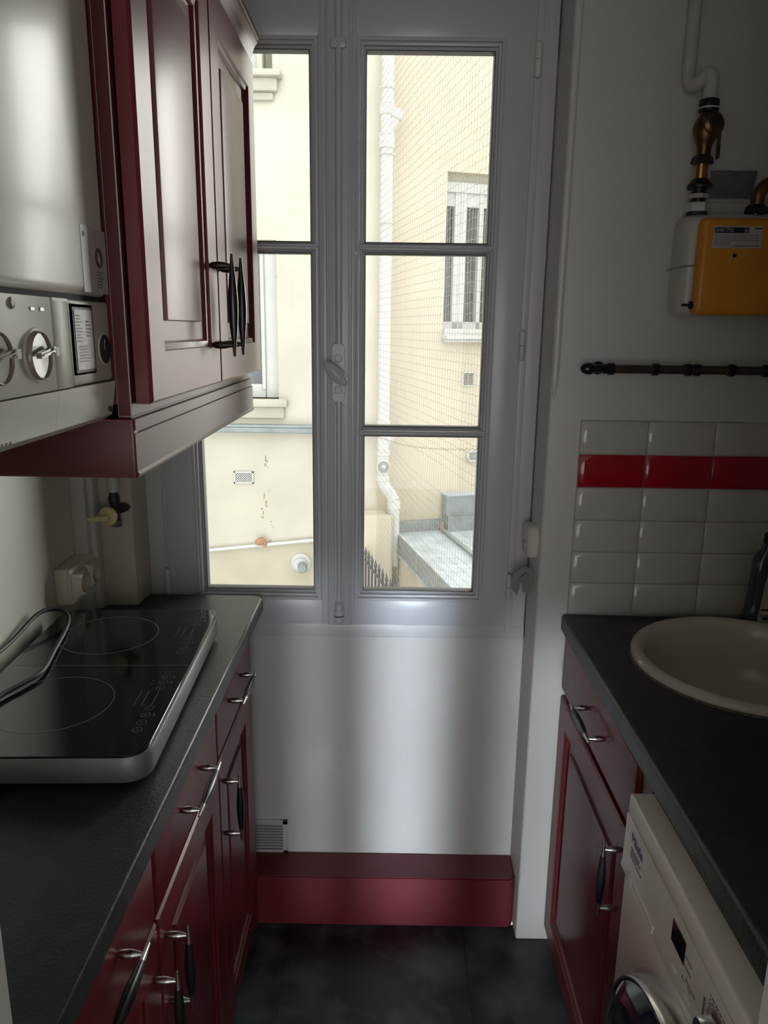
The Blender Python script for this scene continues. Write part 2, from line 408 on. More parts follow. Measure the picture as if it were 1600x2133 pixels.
# vent grille in the breast wall
g = thing('vent_grille', (-.32, 1.783, .150), 'small white slatted vent grille low on the wall above the red ledge', 'vent')
mb = MB('upvc2')
X0, X1, Z0, Z1 = -.385, -.258, .1495, .249
for b in ((X0, X1, Z1 - .013, Z1), (X0, X1, Z0, Z0 + .008), (X1 - .014, X1, Z0, Z1), (X0, X0 + .014, Z0, Z1)):
    mb.box(b[0], b[1], 1.777, 1.784, b[2], b[3], .001, 1)
mb.build('frame', g)
MB('seam').box(X0 + .01, X1 - .01, 1.7815, 1.784, Z0 + .006, Z1 - .01).build('backing', g)
mb = MB('upvc2')
for i in range(9):
    z = Z0 + .013 + i * .0088
    mb.prism([(X0 + .014, 1.777, z), (X0 + .014, 1.783, z + .003), (X0 + .014, 1.783, z + .0042), (X0 + .014, 1.777, z + .0012)], (X1 - X0 - .028, 0, 0))
mb.build('slats', g)

# ================================================================== WALL CABINET (upper left)
CY0, CYS, CY1 = .885, 1.2725, 1.655
cab = thing('wall_cabinet', (-.50, 1.27, 1.364), 'dark red two-door wall cabinet with crown moulding beside the boiler', 'cabinet')
mb = MB('melamine')
mb.box(-.6995, -.318, CY0, CY0 + .016, 1.434, 2.12).box(-.6995, -.318, CY1 - .016, CY1, 1.434, 2.12)
mb.box(-.6995, -.303, CY0, CY1, 1.434, 1.450).box(-.6995, -.318, CY0, CY1, 2.10, 2.12).box(-.6995, -.69, CY0, CY1, 1.45, 2.1)
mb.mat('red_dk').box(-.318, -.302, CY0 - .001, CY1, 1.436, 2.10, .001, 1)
mb.build('carcass', cab)
mb = MB('red'); mb.loft([[(x, y, z) for x, z in ((-.302, 1.434), (-.2965, 1.4335), (-.2965, 1.4215), (-.3005, 1.420), (-.3005, 1.4175), (-.2975, 1.4165), (-.2975, 1.372), (-.2945, 1.369), (-.2985, 1.364), (-.318, 1.364), (-.318, 1.434))] for y in (CY0 - .006, CY1)], smooth=False)
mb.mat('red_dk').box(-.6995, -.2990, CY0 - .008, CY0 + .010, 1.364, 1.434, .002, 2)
mb.build('pelmet', cab)
CR = [(-.318, 2.052), (-.2850, 2.052), (-.2850, 2.057), (-.2825, 2.062), (-.2800, 2.072), (-.2760, 2.081), (-.2705, 2.087), (-.2705, 2.091), (-.2675, 2.093), (-.2675, 2.100), (-.318, 2.125)]
mb = MB('red'); mb.loft([[(x, y, z) for x, z in CR] for y in (CY0 - .012, CY1 + .010)], smooth=False)
mb.build('crown', cab)
for y0, y1, hy in ((CY0 + .012, CYS - .0015, 1.219), (CYS + .0015, CY1 + .006, 1.281 + .018)):
    mb = MB('red'); panel(mb, 1, -.280, y0, y1, 1.450, 2.0505, .020, DOOR)
    dr = mb.build('door', cab)
    handle((-.280, hy if hy < 1.25 else 1.290, 1.5725), 'z', 1, dr, dark=True)

# ================================================================== BOILER
BX = -.318
bo = thing('gas_boiler', (-.50, .69, 1.433), 'cream wall-hung gas boiler with two round knobs, beside the red wall cabinet', 'boiler')
mb = MB('boiler'); mb.box(-.699, BX, .500, .8825, 1.5685, 2.30, .012, 4); mb.build('upper_casing', bo)
mb = MB('seam').box(-.69, BX - .005, .505, .879, 1.564, 1.570); mb.build('shadow_gap', bo)
mb = MB('boilerp')
rings = []
mb.box(-.699, BX, .500, .7290, 1.479, 1.5655, .002, 2)
mb.box(-.699, BX, .7300, .7665, 1.479, 1.5655, .002, 2)
mb.box(-.699, BX - .002, .7675, .8825, 1.479, 1.5655, .004, 3)
mb.mat('pale').box(BX - .001, BX + .0006, .7315, .765, 1.5625, 1.565)
pn = mb.build('control_panel', bo)
mb = MB('boiler')
mb.loft([[(x, y, z) for x, z in ((-.699, 1.478), (BX, 1.478), (BX - .001, 1.470), (BX - .006, 1.440), (BX - .016, 1.433), (-.699, 1.433))] for y in (.500, .7285)], smooth=False)
mb.loft([[(x, y, z) for x, z in ((-.699, 1.478), (BX, 1.478), (BX - .001, 1.470), (BX - .006, 1.440), (BX - .016, 1.433), (-.699, 1.433))] for y in (.7295, .8825)], smooth=False)
lo = mb.build('lower_casing', bo)
mb = MB('grey')
for i in range(4): mb.box(BX - .0068, BX - .0055, .615 + i * .007, .619 + i * .007, 1.4395, 1.4425)
mb.build('lettering', lo)
MB('rubber').lathe((BX - .004, .868, 1.447), (1, 0, 0), [(.003, 0), (.003, .003)], 10).build('screw', lo)
for ky in (.6165, .6895):
    mb = MB('boilerp').lathe((BX, ky, 1.513), (1, 0, 0), [(.0245, 0), (.0240, .0012), (.0220, .0016)], 32)
    mb.mat('knob').lathe((BX, ky, 1.513), (1, 0, 0), [(.0220, .001), (.0218, .0045), (.0205, .0060), (.0195, .0040), (0, .0035)], 32)
    kb = mb.build('knob', pn)
    mb = MB('knob')
    mb.prism([(BX + .005, ky - .017, 1.5105), (BX + .005, ky + .017, 1.5165), (BX + .005, ky + .0165, 1.5215), (BX + .005, ky - .0175, 1.5155)], (.009, 0, 0), .002, 2)
    mb.mat('pale').box(BX + .0138, BX + .0146, ky + .0095, ky + .0155, 1.5125, 1.5205)
    mb.build('grip', kb)
mb = MB('knob').lathe((BX, .652, 1.5575), (1, 0, 0), [(.005, 0), (.005, .001), (.0042, .0016), (0, .0016)], 20)
mb.mat('boilerp').lathe((BX, .6515, 1.5580), (1, 0, 0), [(.003, .0005), (.003, .0022), (0, .0022)], 16)
mb.build('indicator', pn)
mb = MB('knob')
for y in (.689, .708): mb.box(BX, BX + .0008, y - .004, y + .004, 1.5520, 1.5555, .0003, 1)
mb.build('slots', pn)
mb = MB('pale').box(BX - .003, BX - .0020, .7740, .8330, 1.490, 1.561)
mb.mat('rubber').box(BX - .003, BX - .0014, .7800, .8325, 1.492, 1.558)
mb.mat('stickerp').box(BX - .003, BX - .0008, .7830, .8290, 1.495, 1.5555)
mb.mat('label')
for i in range(9): mb.box(BX - .002, BX - .0004, .786, .786 + random.uniform(.010, .017), 1.549 - i * .0032, 1.5503 - i * .0032)
for i in range(6): mb.box(BX - .002, BX - .0004, .790, .790 + random.uniform(.020, .028), 1.518 - i * .003, 1.5193 - i * .003)
mb.mat('navy')
for i in range(5): mb.box(BX - .002, BX - .0004, .811, .811 + random.uniform(.006, .012), 1.543 - i * .0036, 1.5445 - i * .0036)
mb.build('instruction_panel', pn)
mb = MB('pale').lathe((BX - .004, .8600, 1.5145), (1, 0, 0), [(.0165, 0), (.0165, .0025), (.0158, .003)], 28)
mb.mat('rubber').lathe((BX - .004, .8600, 1.5145), (1, 0, 0), [(.0158, .002), (.0158, .0036), (.0145, .0032), (0, .0032)], 28)
mb.mat('label').box(BX - .001, BX - .0004, .8596, .8602, 1.5145, 1.525)
mb.build('pressure_gauge', pn)
mb = MB('sticker').box(BX, BX + .0005, .812, .8800, 1.574, 1.640)
mb.mat('stickerr').lathe((BX, .857, 1.611), (1, 0, 0), [(.0105, 0), (.0105, .0009), (0, .0009)], 24)
mb.mat('label')
mb.box(BX, BX + .0012, .8545, .8565, 1.606, 1.616).box(BX, BX + .0012, .8585, .8600, 1.604, 1.613)
mb.mat('grey')
for i in range(6): mb.box(BX, BX + .0008, .848, .848 + random.uniform(.012, .021), 1.5955 - i * .0032, 1.5967 - i * .0032)
mb.lathe((BX, .818, 1.632), (1, 0, 0), [(.003, 0), (.003, .0008), (.002, .0008), (.002, .0006), (0, .0006)], 12)
mb.build('warning_sticker', bo)

# ================================================================== LEFT BASE UNITS
DX = -.325
def base_unit(y0, y1, hz_side, label, gp):
    t = thing('base_cabinet', (-.52, (y0 + y1) / 2, 0), label, 'cabinet', gp)
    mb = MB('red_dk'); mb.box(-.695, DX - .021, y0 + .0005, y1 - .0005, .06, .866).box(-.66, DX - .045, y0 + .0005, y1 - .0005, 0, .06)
    mb.build('carcass', t)
    mb = MB('red'); panel(mb, 1, DX, y0 + .0015, y1 - .0015, .055, .703, .020, DOOR); d = mb.build('door', t)
    hy = y1 - .030 if hz_side > 0 else y0 + .030
    handle((DX, hy, .590 if y0 > .6 else .570), 'z', 1, d)
    mb = MB('red'); panel(mb, 1, DX, y0 + .0015, y1 - .0015, .712, .858, .020, DRAW); d = mb.build('drawer', t)
    handle((DX, (y0 + y1) / 2 + (.0 if y1 < 1.5 else -.002), .788), 'y', 1, d)
    return t
base_unit(1.318, 1.655, -1, 'dark red base cabinet under the left worktop, the one nearest the window', 'red base cabinets under the left worktop')
base_unit(.920, 1.316, -1, 'dark red base cabinet under the hob, between the window-end one and the doorway one', 'red base cabinets under the left worktop')
base_unit(.505, .918, 1, 'dark red base cabinet under the left worktop, the one nearest the doorway', 'red base cabinets under the left worktop')
# end filler panel
mb = MB('red').box(-.56, DX - .002, 1.6565, 1.685, .01, .866, .001, 1)
mb.build('filler_panel', label='narrow dark red filler panel between the left cabinets and the window wall', cat='panel')

# left worktop
mb = MB('worktop')
P = [(-.3005, .4955), (-.3005, 1.728), (-.320, 1.7395), (-.5805, 1.7395), (-.5805, 1.660), (-.654, 1.660), (-.654, 1.611), (-.6995, 1.611), (-.6995, .4955)]
mb.prism([(x, y, .8675) for x, y in P], (0, 0, .0375), .0045, 3)
mb.build('worktop', label='dark slate-grey laminate worktop on the left under the hob', cat='worktop')

# ================================================================== HOB
A = math.radians(2.2)
hob = thing('induction_hob', (-.502, 1.212, .905), 'portable black glass double induction hob with silver sides on the left worktop', 'hob', rz=A)
hob['_o'] = (0, 0, 0)
def rrect(cx, cy, w, l, r, z, n=6):
    P = []
    for sx, sy, a0 in ((1, 1, 0), (-1, 1, 90), (-1, -1, 180), (1, -1, 270)):
        for i in range(n + 1):
            a = math.radians(a0 + 90 * i / n)
            P.append((cx + sx * (w / 2 - r) + r * math.cos(a), cy + sy * (l / 2 - r) + r * math.sin(a), z))
    return P
W_, L_ = .322, .566
mb = MB('hobside')
mb.loft([rrect(0, 0, W_ - .02, L_ - .02, .03, .008), rrect(0, 0, W_ - .004, L_ - .004, .036, .011), rrect(0, 0, W_, L_, .038, .016), rrect(0, 0, W_, L_, .038, .049), rrect(0, 0, W_ - .002, L_ - .002, .037, .0505)])
mb.build('housing', hob, local=True)
mb = MB('glassblk')
gl = []
mb.loft([rrect(-.0015, -.001, W_ - .006, L_ - .004, .034, .0505), rrect(-.0015, -.001, W_ - .006, L_ - .004, .034, .0530), rrect(-.0015, -.001, W_ - .0075, L_ - .0055, .033, .0537)])
gp = mb.build('glass_top', hob, local=True)
mb = MB('pale').prism([(.1600, .2620, .0538), (.1500, .2770, .0538), (.1360, .2805, .0538), (.1370, .2330, .0538), (.1585, .2330, .0538)][0:3] + [(.1400, .2805, .0538), (.1475, .2350, .0538), (.1590, .2400, .0538)], (0, 0, .0004))
mb.bm.free(); mb = MB('hobside')
mb.prism([(.1395, .2800, .0536), (.1475, .2765, .0536), (.1545, .2700, .0536), (.1580, .2600, .0536), (.1582, .2360, .0536)], (0, 0, .0006))
mb.build('corner_trim', gp, local=True)
def ringstrip(mb, cx, cy, r, w, z, seg=64):
    a = [(cx + (r) * math.cos(2 * PI * i / seg), cy + r * math.sin(2 * PI * i / seg), z) for i in range(seg)]
    b = [(cx + (r + w) * math.cos(2 * PI * i / seg), cy + (r + w) * math.sin(2 * PI * i / seg), z) for i in range(seg)]
    mb.loft([a, b], cap0=False, cap1=False)
mb = MB('hobline')
ringstrip(mb, -.027, .147, .090, .0020, .0540); ringstrip(mb, -.027, -.128, .090, .0020, .0540)
mb.box(-.157, .156, .0090, .0102, .0537, .0540)
mb.build('cooking_zone_rings', gp, local=True)
mb = MB('hobprint')
for base in (.150, -.125):
    for k, dy in enumerate((.108, .088, .068, .046, -.020, -.042, -.064, -.086)):
        ringstrip(mb, .128 - (0.0), base + dy, .0066, .0007, .0540, 20)
        mb.box(.1262, .1298, base + dy - .0004, base + dy + .0004, .0538, .0541)
        if k in (2, 3, 4, 5): mb.box(.1262, .1268, base + dy - .002, base + dy + .002, .0538, .0541)
        if k in (1, 2, 5): mb.box(.1400, .1410, base + dy - .003, base + dy + .003, .0538, .0541)
    for xx in (.100, .112): mb.box(xx, xx + .0006, base - .010, base + .036, .0538, .0540)
    mb.box(.128, .1286, base - .010, base + .036, .0538, .0540)
    for yy in (.062, .074): mb.box(.108, .110, base + yy, base + yy + .002, .0538, .0541)
mb.build('control_symbols', gp, local=True)
for sx in (-1, 1):
    for sy in (-1, 1):
        MB('rubber').lathe((sx * .125, sy * .24, 0), (0, 0, 1), [(.011, 0), (.012, .004), (.012, .009)], 14).build('foot', hob, local=True)
def smooth_path(pts, n=6):
    P = [Vector(p) for p in pts]; P = [P[0]] + P + [P[-1]]; out = []
    for i in range(1, len(P) - 2):
        for k in range(n):
            t = k / n; a, b, c, d = P[i - 1], P[i], P[i + 1], P[i + 2]
            out.append(0.5 * ((2 * b) + (-a + c) * t + (2 * a - 5 * b + 4 * c - d) * t * t + (-a + 3 * b - 3 * c + d) * t ** 3))
    out.append(P[-2]); return out
mb = MB('rubber').tube(smooth_path([(-.690, .98, .914), (-.6965, 1.06, .93), (-.6955, 1.16, .965), (-.690, 1.28, .972), (-.681, 1.385, .990), (-.655, 1.425, .982), (-.632, 1.40, .966), (-.600, 1.26, .9662), (-.585, 1.18, .9662), (-.596, 1.135, .9662), (-.612, 1.09, .9662), (-.6145, 1.03, .9662), (-.602, .97, .9650), (-.610, .90, .952), (-.625, .84, .9125), (-.640, .72, .9115), (-.650, .62, .9115)]), .0042, 10)
mb.build('power_cable', label='black power cable looped up over the hob glass along the left wall', cat='cable')

# ------------------------------------------------------------------ double socket on the left wall
so = thing('double_socket', (-.70, 1.567, .962), 'ivory surface-mounted double power socket on the left wall above the worktop', 'socket')
MB('socket').box(-.6995, -.671, 1.500, 1.634, .962, 1.042, .004, 3).box(-.671, -.665, 1.501, 1.633, .963, 1.041, .002, 2).build('back_box', so)
for cy in (1.5345, 1.6005):
    mb = MB('socket')
    h = .030; cz = 1.002
    def sq(x, k): return [(x, cy + (k * math.copysign(min(1, abs(math.cos(t)) * 1.35), math.cos(t))), cz + (k * math.copysign(min(1, abs(math.sin(t)) * 1.35), math.sin(t)))) for t in [2 * PI * i / 32 for i in range(32)]]
    def ci(x, r): return [(x, cy + r * math.cos(t), cz + r * math.sin(t)) for t in [2 * PI * i / 32 for i in range(32)]]
    mb.loft([sq(-.668, .0295), sq(-.664, .0285), sq(-.654, .0262), ci(-.648, .0245), ci(-.648, .0215)], cap1=False)
    mb.mat('sockin').loft([ci(-.648, .0215), ci(-.663, .0205)], cap0=False)
    sk = mb.build('outlet', so)
    mb = MB('seam')
    for dy in (-.0095, .0095): mb.lathe((-.6632, cy + dy, cz), (1, 0, 0), [(.0025, 0), (.0025, .0006)], 10)
    mb.mat('chrome').lathe((-.663, cy, cz + .010), (1, 0, 0), [(.0022, 0), (.0022, .010), (.001, .012)], 10)
    mb.build('contacts', sk)

# ------------------------------------------------------------------ shut-off valve under the wall cabinet
va = thing('shutoff_valve', (-.608, 1.625, 1.10), 'small black shut-off valve with cream knob on a white pipe in the left corner', 'valve')
MB('pipew').lathe((-.608, 1.628, 1.183), (0, 0, 1), [(.0125, 0), (.0125, .026), (.0105, .030), (.0100, .040), (.0100, .180)], 18).build('pipe', va)
mb = MB('rubber').lathe((-.608, 1.628, 1.118), (0, 0, 1), [(.009, 0), (.011, .010), (.010, .022), (.008, .030), (.0115, .040), (.0125, .050), (.010, .058), (.008, .066)], 12)
mb.lathe((-.608, 1.628, 1.135), (0, -1, 0), [(.010, 0), (.009, .030)], 14)
mb.prism([(-.604, 1.640, 1.152), (-.588, 1.640, 1.150), (-.580, 1.640, 1.144), (-.582, 1.640, 1.137), (-.592, 1.640, 1.133), (-.604, 1.640, 1.128)], (0, .016, 0), .002, 2)
mb.build('body', va)
MB('steel').lathe((-.606, 1.628, 1.104), (0, 0, 1), [(.0125, 0), (.0135, .001), (.0135, .012), (.0125, .013)], 6, smooth=False).build('nut', va)
mb = MB('yellowk').lathe((-.612, 1.602, 1.134), (-.25, -1, 0), [(.0215, 0), (.0215, .006), (.0175, .009), (0, .010)], 28)
mb.prism([(-.603, 1.593, 1.138), (-.640, 1.586, 1.137), (-.648, 1.584, 1.132), (-.640, 1.586, 1.127), (-.603, 1.593, 1.128)], (-.004, -.014, 0), .002, 2)
mb.build('knob', va)

# ================================================================== RIGHT SIDE
# tiles
tl = thing('tile_backsplash', (.72, 1.648, .905), 'glossy white wall tiles with one red row above the right worktop', 'tiles')
MB('grout').box(.4185, 1.0195, 1.6425, 1.6475, .906, 1.353).build('grout', tl)
rows = [.9085, .9825, 1.0565, 1.1305, 1.2050, 1.2790, 1.3525]
def tile_row(mb, z0, z1):
    for c in range(5):
        x0 = .4195 + c * .1462; x1 = min(x0 + .1445, 1.019)
        if x1 - x0 < .012: continue
        z0_, z1_ = z0 + .0009, z1 - .0009; q = .011
        R = []
        for i, y in ((0, 1.6435), (0, 1.6395), (.001, 1.6385), (q if x1 - x0 > .05 else .004, 1.6345), (q + .001 if x1 - x0 > .05 else .0045, 1.6342)):
            R.append([(x0 + i, y, z0_ + i), (x1 - i, y, z0_ + i), (x1 - i, y, z1_ - i), (x0 + i, y, z1_ - i)])
        mb.loft(R, smooth=False)
mb = MB('tile')
for r in (0, 1, 2, 3): tile_row(mb, rows[r], rows[r + 1])
mb.build('white_tiles', tl)
mb = MB('tile'); tile_row(mb, rows[5], rows[6]); mb.build('white_tiles', tl)
mb = MB('tiler'); tile_row(mb, rows[4], rows[5]); mb.build('red_tiles', tl)

# sink cabinet
RX = .418
sc = thing('sink_cabinet', (.70, 1.37, 0), 'dark red sink base cabinet with drawer and door under the right worktop', 'cabinet')
mb = MB('red_dk').box(RX + .021, .99, 1.062, 1.642, .05, .74).box(RX + .021, RX + .045, 1.062, 1.642, .72, .866).box(RX + .05, .99, 1.062, 1.642, 0, .05)
mb.build('carcass', sc)
mb = MB('red'); panel(mb, -1, RX, 1.108, 1.645, .050, .700, .020, DOOR); d = mb.build('door', sc)
handle((RX, 1.140, .605), 'z', -1, d)
mb = MB('red'); panel(mb, -1, RX, 1.108, 1.645, .716, .852, .020, DRAW); d = mb.build('drawer', sc)
handle((RX, 1.352, .790), 'y', -1, d)
MB('red_dk').box(RX + .008, RX + .021, 1.056, 1.106, .05, .866, .001, 1).build('stile', sc)

# right worktop with round cut-out
CX, CYK, RR = .716, 1.380, .2225
def rectpt(a, x0, x1, y0, y1, z):
    dx, dy = math.cos(a), math.sin(a); t = 1e9
    if dx > 1e-9: t = min(t, (x1 - CX) / dx)
    if dx < -1e-9: t = min(t, (x0 - CX) / dx)
    if dy > 1e-9: t = min(t, (y1 - CYK) / dy)
    if dy < -1e-9: t = min(t, (y0 - CYK) / dy)
    return (CX + dx * t, CYK + dy * t, z)
wx0, wx1, wy0, wy1 = .4065, 1.0195, .4955, 1.642
angs = sorted([2 * PI * i / 72 for i in range(72)] + [math.atan2(y - CYK, x - CX) % (2 * PI) for x in (wx0, wx1) for y in (wy0, wy1)])
mb = MB('worktop'); R = []
for kind, ins, z in (('c', 0, .8675), ('c', 0, .905), ('r', .007, .905), ('r', .003, .9040), ('r', .0008, .9015), ('r', 0, .898), ('r', 0, .8690), ('r', .003, .8675), ('c', 0, .8675)):
    R.append([(CX + .200 * math.cos(a), CYK + .200 * math.sin(a), z) if kind == 'c' else rectpt(a, wx0 + ins, wx1 - ins, wy0 + ins, wy1 - ins, z) for a in angs])
mb.loft(R, cap0=False, cap1=False, smooth=False)
mb.build('worktop', label='dark slate-grey laminate worktop on the right around the round sink', cat='worktop')
sk = thing('round_sink', (CX, CYK, .905), 'round cream ceramic sink set into the right worktop', 'sink')
mb = MB('ceramic').lathe((CX, CYK, .905), (0, 0, 1), [(.2220, .0005), (.2235, .006), (.2215, .013), (.2160, .0175), (.2090, .0185), (.2020, .0160), (.1965, .010), (.1925, 0), (.1880, -.03), (.1840, -.075), (.1750, -.105), (.1500, -.125), (.1000, -.133), (.028, -.136), (.026, -.145), (.020, -.146), (.020, -.150), (.030, -.145), (.11, -.142), (.155, -.134), (.182, -.110), (.190, -.07), (.1955, -.0), (.2, 0.0005)], 72, caps=False)
mb.build('basin', sk)
MB('chrome').lathe((CX, CYK, .7695), (0, 0, 1), [(.027, 0), (.027, .002), (.020, .001), (0, .001)], 24).build('drain', sk)
MB('grime').lathe((CX, CYK, .905), (0, 0, 1), [(.2265, .0), (.2260, .0018), (.2225, .004), (.2215, .0005)], 72, caps=False).build('sealant', sk)

# dish soap bottle
bt = thing('soap_bottle', (.842, 1.600, .905), 'smoky translucent bottle with pale label standing behind the sink', 'bottle')
def bt_ring(hw, hd, z, n=24): return [(.842 + hw * math.copysign(abs(math.cos(t)) ** .7, math.cos(t)), 1.600 + hd * math.copysign(abs(math.sin(t)) ** .8, math.sin(t)), z) for t in [2 * PI * i / n for i in range(n)]]
MB('bottle').loft([bt_ring(.036, .022, .906), bt_ring(.040, .025, .912), bt_ring(.0395, .025, .935), bt_ring(.037, .024, .942), bt_ring(.034, .022, .985), bt_ring(.032, .021, 1.03), bt_ring(.0315, .021, 1.05), bt_ring(.027, .018, 1.065), bt_ring(.016, .014, 1.078), bt_ring(.012, .012, 1.095)]).build('body', bt)
MB('rubber').lathe((.842, 1.600, 1.095), (0, 0, 1), [(.014, 0), (.014, .018), (.011, .022), (.005, .024), (.004, .036)], 18).build('cap', bt)
mb = MB('label').prism([(.822, 1.5745, .915), (.868, 1.5745, .915), (.868, 1.5765, .99), (.862, 1.5785, 1.045), (.838, 1.5785, 1.045), (.830, 1.5770, 1.00), (.826, 1.5755, .955)], (0, -.001, 0))
mb.mat('rubber').box(.827, .86, 1.5728, 1.5736, .946, .950).box(.833, .845, 1.5728, 1.5736, .924, .931)
for i in range(3): mb.box(.826, .85, 1.5728, 1.5736, .936 - i * .003, .937 - i * .003)
mb.build('label', bt)

# ------------------------------------------------------------------ washing machine
wm = thing('washing_machine', (.70, .76, 0), 'white front-loading washing machine under the right worktop', 'washing machine')
WX = .385; WY0, WY1 = .500, 1.048
mb = MB('washer').box(WX + .004, .98, WY0 + .002, WY1 - .002, .03, .7065, .006, 3)
mb.box(WX + .0003, .98, WY0, WY1, .8062, .8400, .0055, 3)
mb.box(WX + .012, .98, WY0 + .004, WY1 - .006, .700, .81)
mb.build('housing', wm)
mb = MB('grime').box(.4225, .4235, WY0 + .01, 1.035, .8402, .8405).box(.4235, .46, 1.034, 1.035, .8402, .8405)
mb.build('lid_seam', wm)
mb = MB('washp')
def fasc(y0, y1, dx=0): mb.loft([[(x + dx, y, z) for x, z in ((WX + .014, .806), (WX + .001, .8055), (WX, .803), (WX - .0005, .722), (WX - .003, .712), (WX - .0015, .708), (WX + .014, .708))] for y in (y0, y1)], smooth=False)
fasc(.8575, WY1 - .001); fasc(WY0 + .001, .8560)
fa = mb.build('control_fascia', wm)
mb = MB('navy').text('Miele', (WX - .0008, 1.016, .7765), (0, -1, 0), (0, 0, 1), .0235)
mb.build('brand_lettering', fa)
mb = MB('grey')
for i, (l, z) in enumerate(((.034, .7655), (.040, .7605), (.028, .7555), (.05, .7505))):
    y = 1.014
    while y > 1.014 - l:
        w = random.uniform(.002, .006); mb.box(WX - .0012, WX + .0004, y - w, y, z, z + .0022); y -= w + .0016
mb.box(WX - .0014, WX + .0004, .735, .7375, .735, .775)
for k in range(5):
    z = .790 - k * .006
    y = .725
    while y > .60:
        w = random.uniform(.002, .009); mb.box(WX - .0012, WX + .0004, y - w, y, z, z + .0018); y -= w + .003
for yy, zz in ((.800, .775), (.800, .762), (.783, .747), (.795, .741)):
    mb.box(WX - .0012, WX + .0004, yy - .024, yy, zz, zz + .0012).box(WX - .0012, WX + .0004, yy + .001, yy + .004, zz, zz + .003)
mb.build('programme_print', fa)
mb = MB('grey').box(WX - .0042, WX, .8985, 1.006, .7125, .7255, .0005, 1)
mb.mat('label').box(WX - .0050, WX, .990, 1.004, .7135, .7245, .0006, 1)
mb.mat('washer').box(WX - .0046, WX, .9, .989, .714, .724, .001, 1)
mb.build('detergent_drawer_grip', fa)
MB('display').box(WX - .0012, WX, .7985, .8420, .7590, .7915, .0004, 1).build('display', fa)
for y, z in ((.8235, .729), (.786, .739), (.776, .727), (.745, .737)):
    mb = MB('pale').ellip((WX - .0005, y, z), (0, .009, 0), (0, 0, .0034), (.0022, 0, 0), 18, 8)
    mb.build('button', fa)
MB('chrome').lathe((WX - .001, .700, .757), (-1, 0, 0), [(.028, 0), (.028, .002), (.0225, .004), (.021, .016), (.019, .019), (0, .019)], 36).build('dial', fa)
mb = MB('chrome')
dc = (WX + .004, .775, .478)
mb.lathe(dc, (-1, 0, 0), [(.2070, 0), (.2070, .020), (.2058, .027), (.2035, .0305), (.2005, .0305), (.1985, .027)], 80)
mb.mat('porthole').lathe(dc, (-1, 0, 0), [(.1995, .027), (.1970, .031), (.170, .043), (.11, .052), (.05, .057), (0, .058)], 72)
dr = mb.build('porthole_door', wm)
MB('washp').lathe(dc, (-1, 0, 0), [(.216, -.003), (.216, .0012), (.207, .003)], 80).build('door_surround', dr)

# ------------------------------------------------------------------ gas meter and pipework
gm = thing('gas_meter', (.71, 1.60, 1.572), 'orange-fronted gas meter on the wall right of the window', 'gas meter')
MB('metergrey').box(.5755, .850, 1.562, 1.6475, 1.573, 1.768, .020, 6).build('body', gm)
mb = MB('amber').box(.5965, .835, 1.534, 1.572, 1.5755, 1.7560, .011, 5)
mb.mat('seam').lathe((.662, 1.5345, 1.6865), (0, -1, 0), [(.0042, 0), (.0042, .0006), (0, .0006)], 16)
cv = mb.build('cover', gm)
mb = MB('label').box(.6160, .7105, 1.5332, 1.5345, 1.7000, 1.7405, .0004, 1)
mb.mat('seam').box(.6185, .6830, 1.5326, 1.5334, 1.7275, 1.7375)
mb.mat('stickerr').box(.6740, .6832, 1.5323, 1.5328, 1.7272, 1.7378)
mb.mat('label').text('0481793', (.6200, 1.5322, 1.7292), (1, 0, 0), (0, 0, 1), .0098)
mb.text('6', (.6755, 1.5320, 1.7292), (1, 0, 0), (0, 0, 1), .0098)
mb.mat('grey')
for r in range(5):
    x = .6195; z = 1.7220 - r * .0042
    while x < (.704 if r < 3 else .650):
        w = random.uniform(.002, .008); mb.box(x, min(x + w, .706), 1.5328, 1.5334, z, z + .0017); x += w + .0018
x = .656
while x < .705:
    w = random.uniform(.0004, .0014); mb.box(x, x + w, 1.5328, 1.5334, 1.7025, 1.7060); x += w + .0008
mb.mat('stickerr').box(.694, .7085, 1.5328, 1.5334, 1.7345, 1.7372)
mb.build('dial_plate', cv)
mb = MB('rubber').cyl((.5970, 1.552, 1.594), (.5915, 1.552, 1.594), .0078, 16).cyl((.5915, 1.552, 1.594), (.5760, 1.552, 1.594), .0026, 10)
mb.build('plug', gm)
mb = MB('steel').tube([(.600, 1.560, 1.669), (.585, 1.557, 1.6685), (.573, 1.567, 1.668), (.570, 1.60, 1.667), (.570, 1.640, 1.665)], .0012, 8)
mb.build('seal_wire', gm)

gpipe = thing('gas_supply_pipe', (.596, 1.575, 1.765), 'painted gas pipe with brass ball valve dropping into the top of the gas meter', 'pipe')
mb = MB('pipew').tube(smooth_path([(.570, 1.620, 2.499), (.570, 1.620, 2.25), (.570, 1.620, 2.06), (.570, 1.618, 2.022), (.574, 1.605, 2.004), (.584, 1.590, 2.006), (.594, 1.578, 2.016), (.598, 1.572, 2.004), (.597, 1.571, 1.980), (.597, 1.571, 1.962)]), .0128, 14)
mb.build('painted_pipe', gpipe)
mb = MB('bronze').lathe((.597, 1.571, 1.948), (0, 0, 1), [(.018, 0), (.0195, .002), (.0195, .018), (.017, .021)], 8, smooth=False)
mb.mat('ptfe').lathe((.597, 1.571, 1.952), (0, 0, 1), [(.0202, 0), (.0202, .0022)], 20)
mb.build('top_nut', gpipe)
mb = MB('brass').lathe((.5965, 1.573, 1.868), (0, 0, 1), [(.013, 0), (.0135, .020), (.017, .026), (.023, .040), (.0245, .052), (.022, .063), (.015, .073), (.0145, .082)], 20)
mb.lathe((.602, 1.560, 1.924), (.25, -1, .1), [(.0215, -.010), (.0215, .008), (.016, .013), (0, .014)], 24)
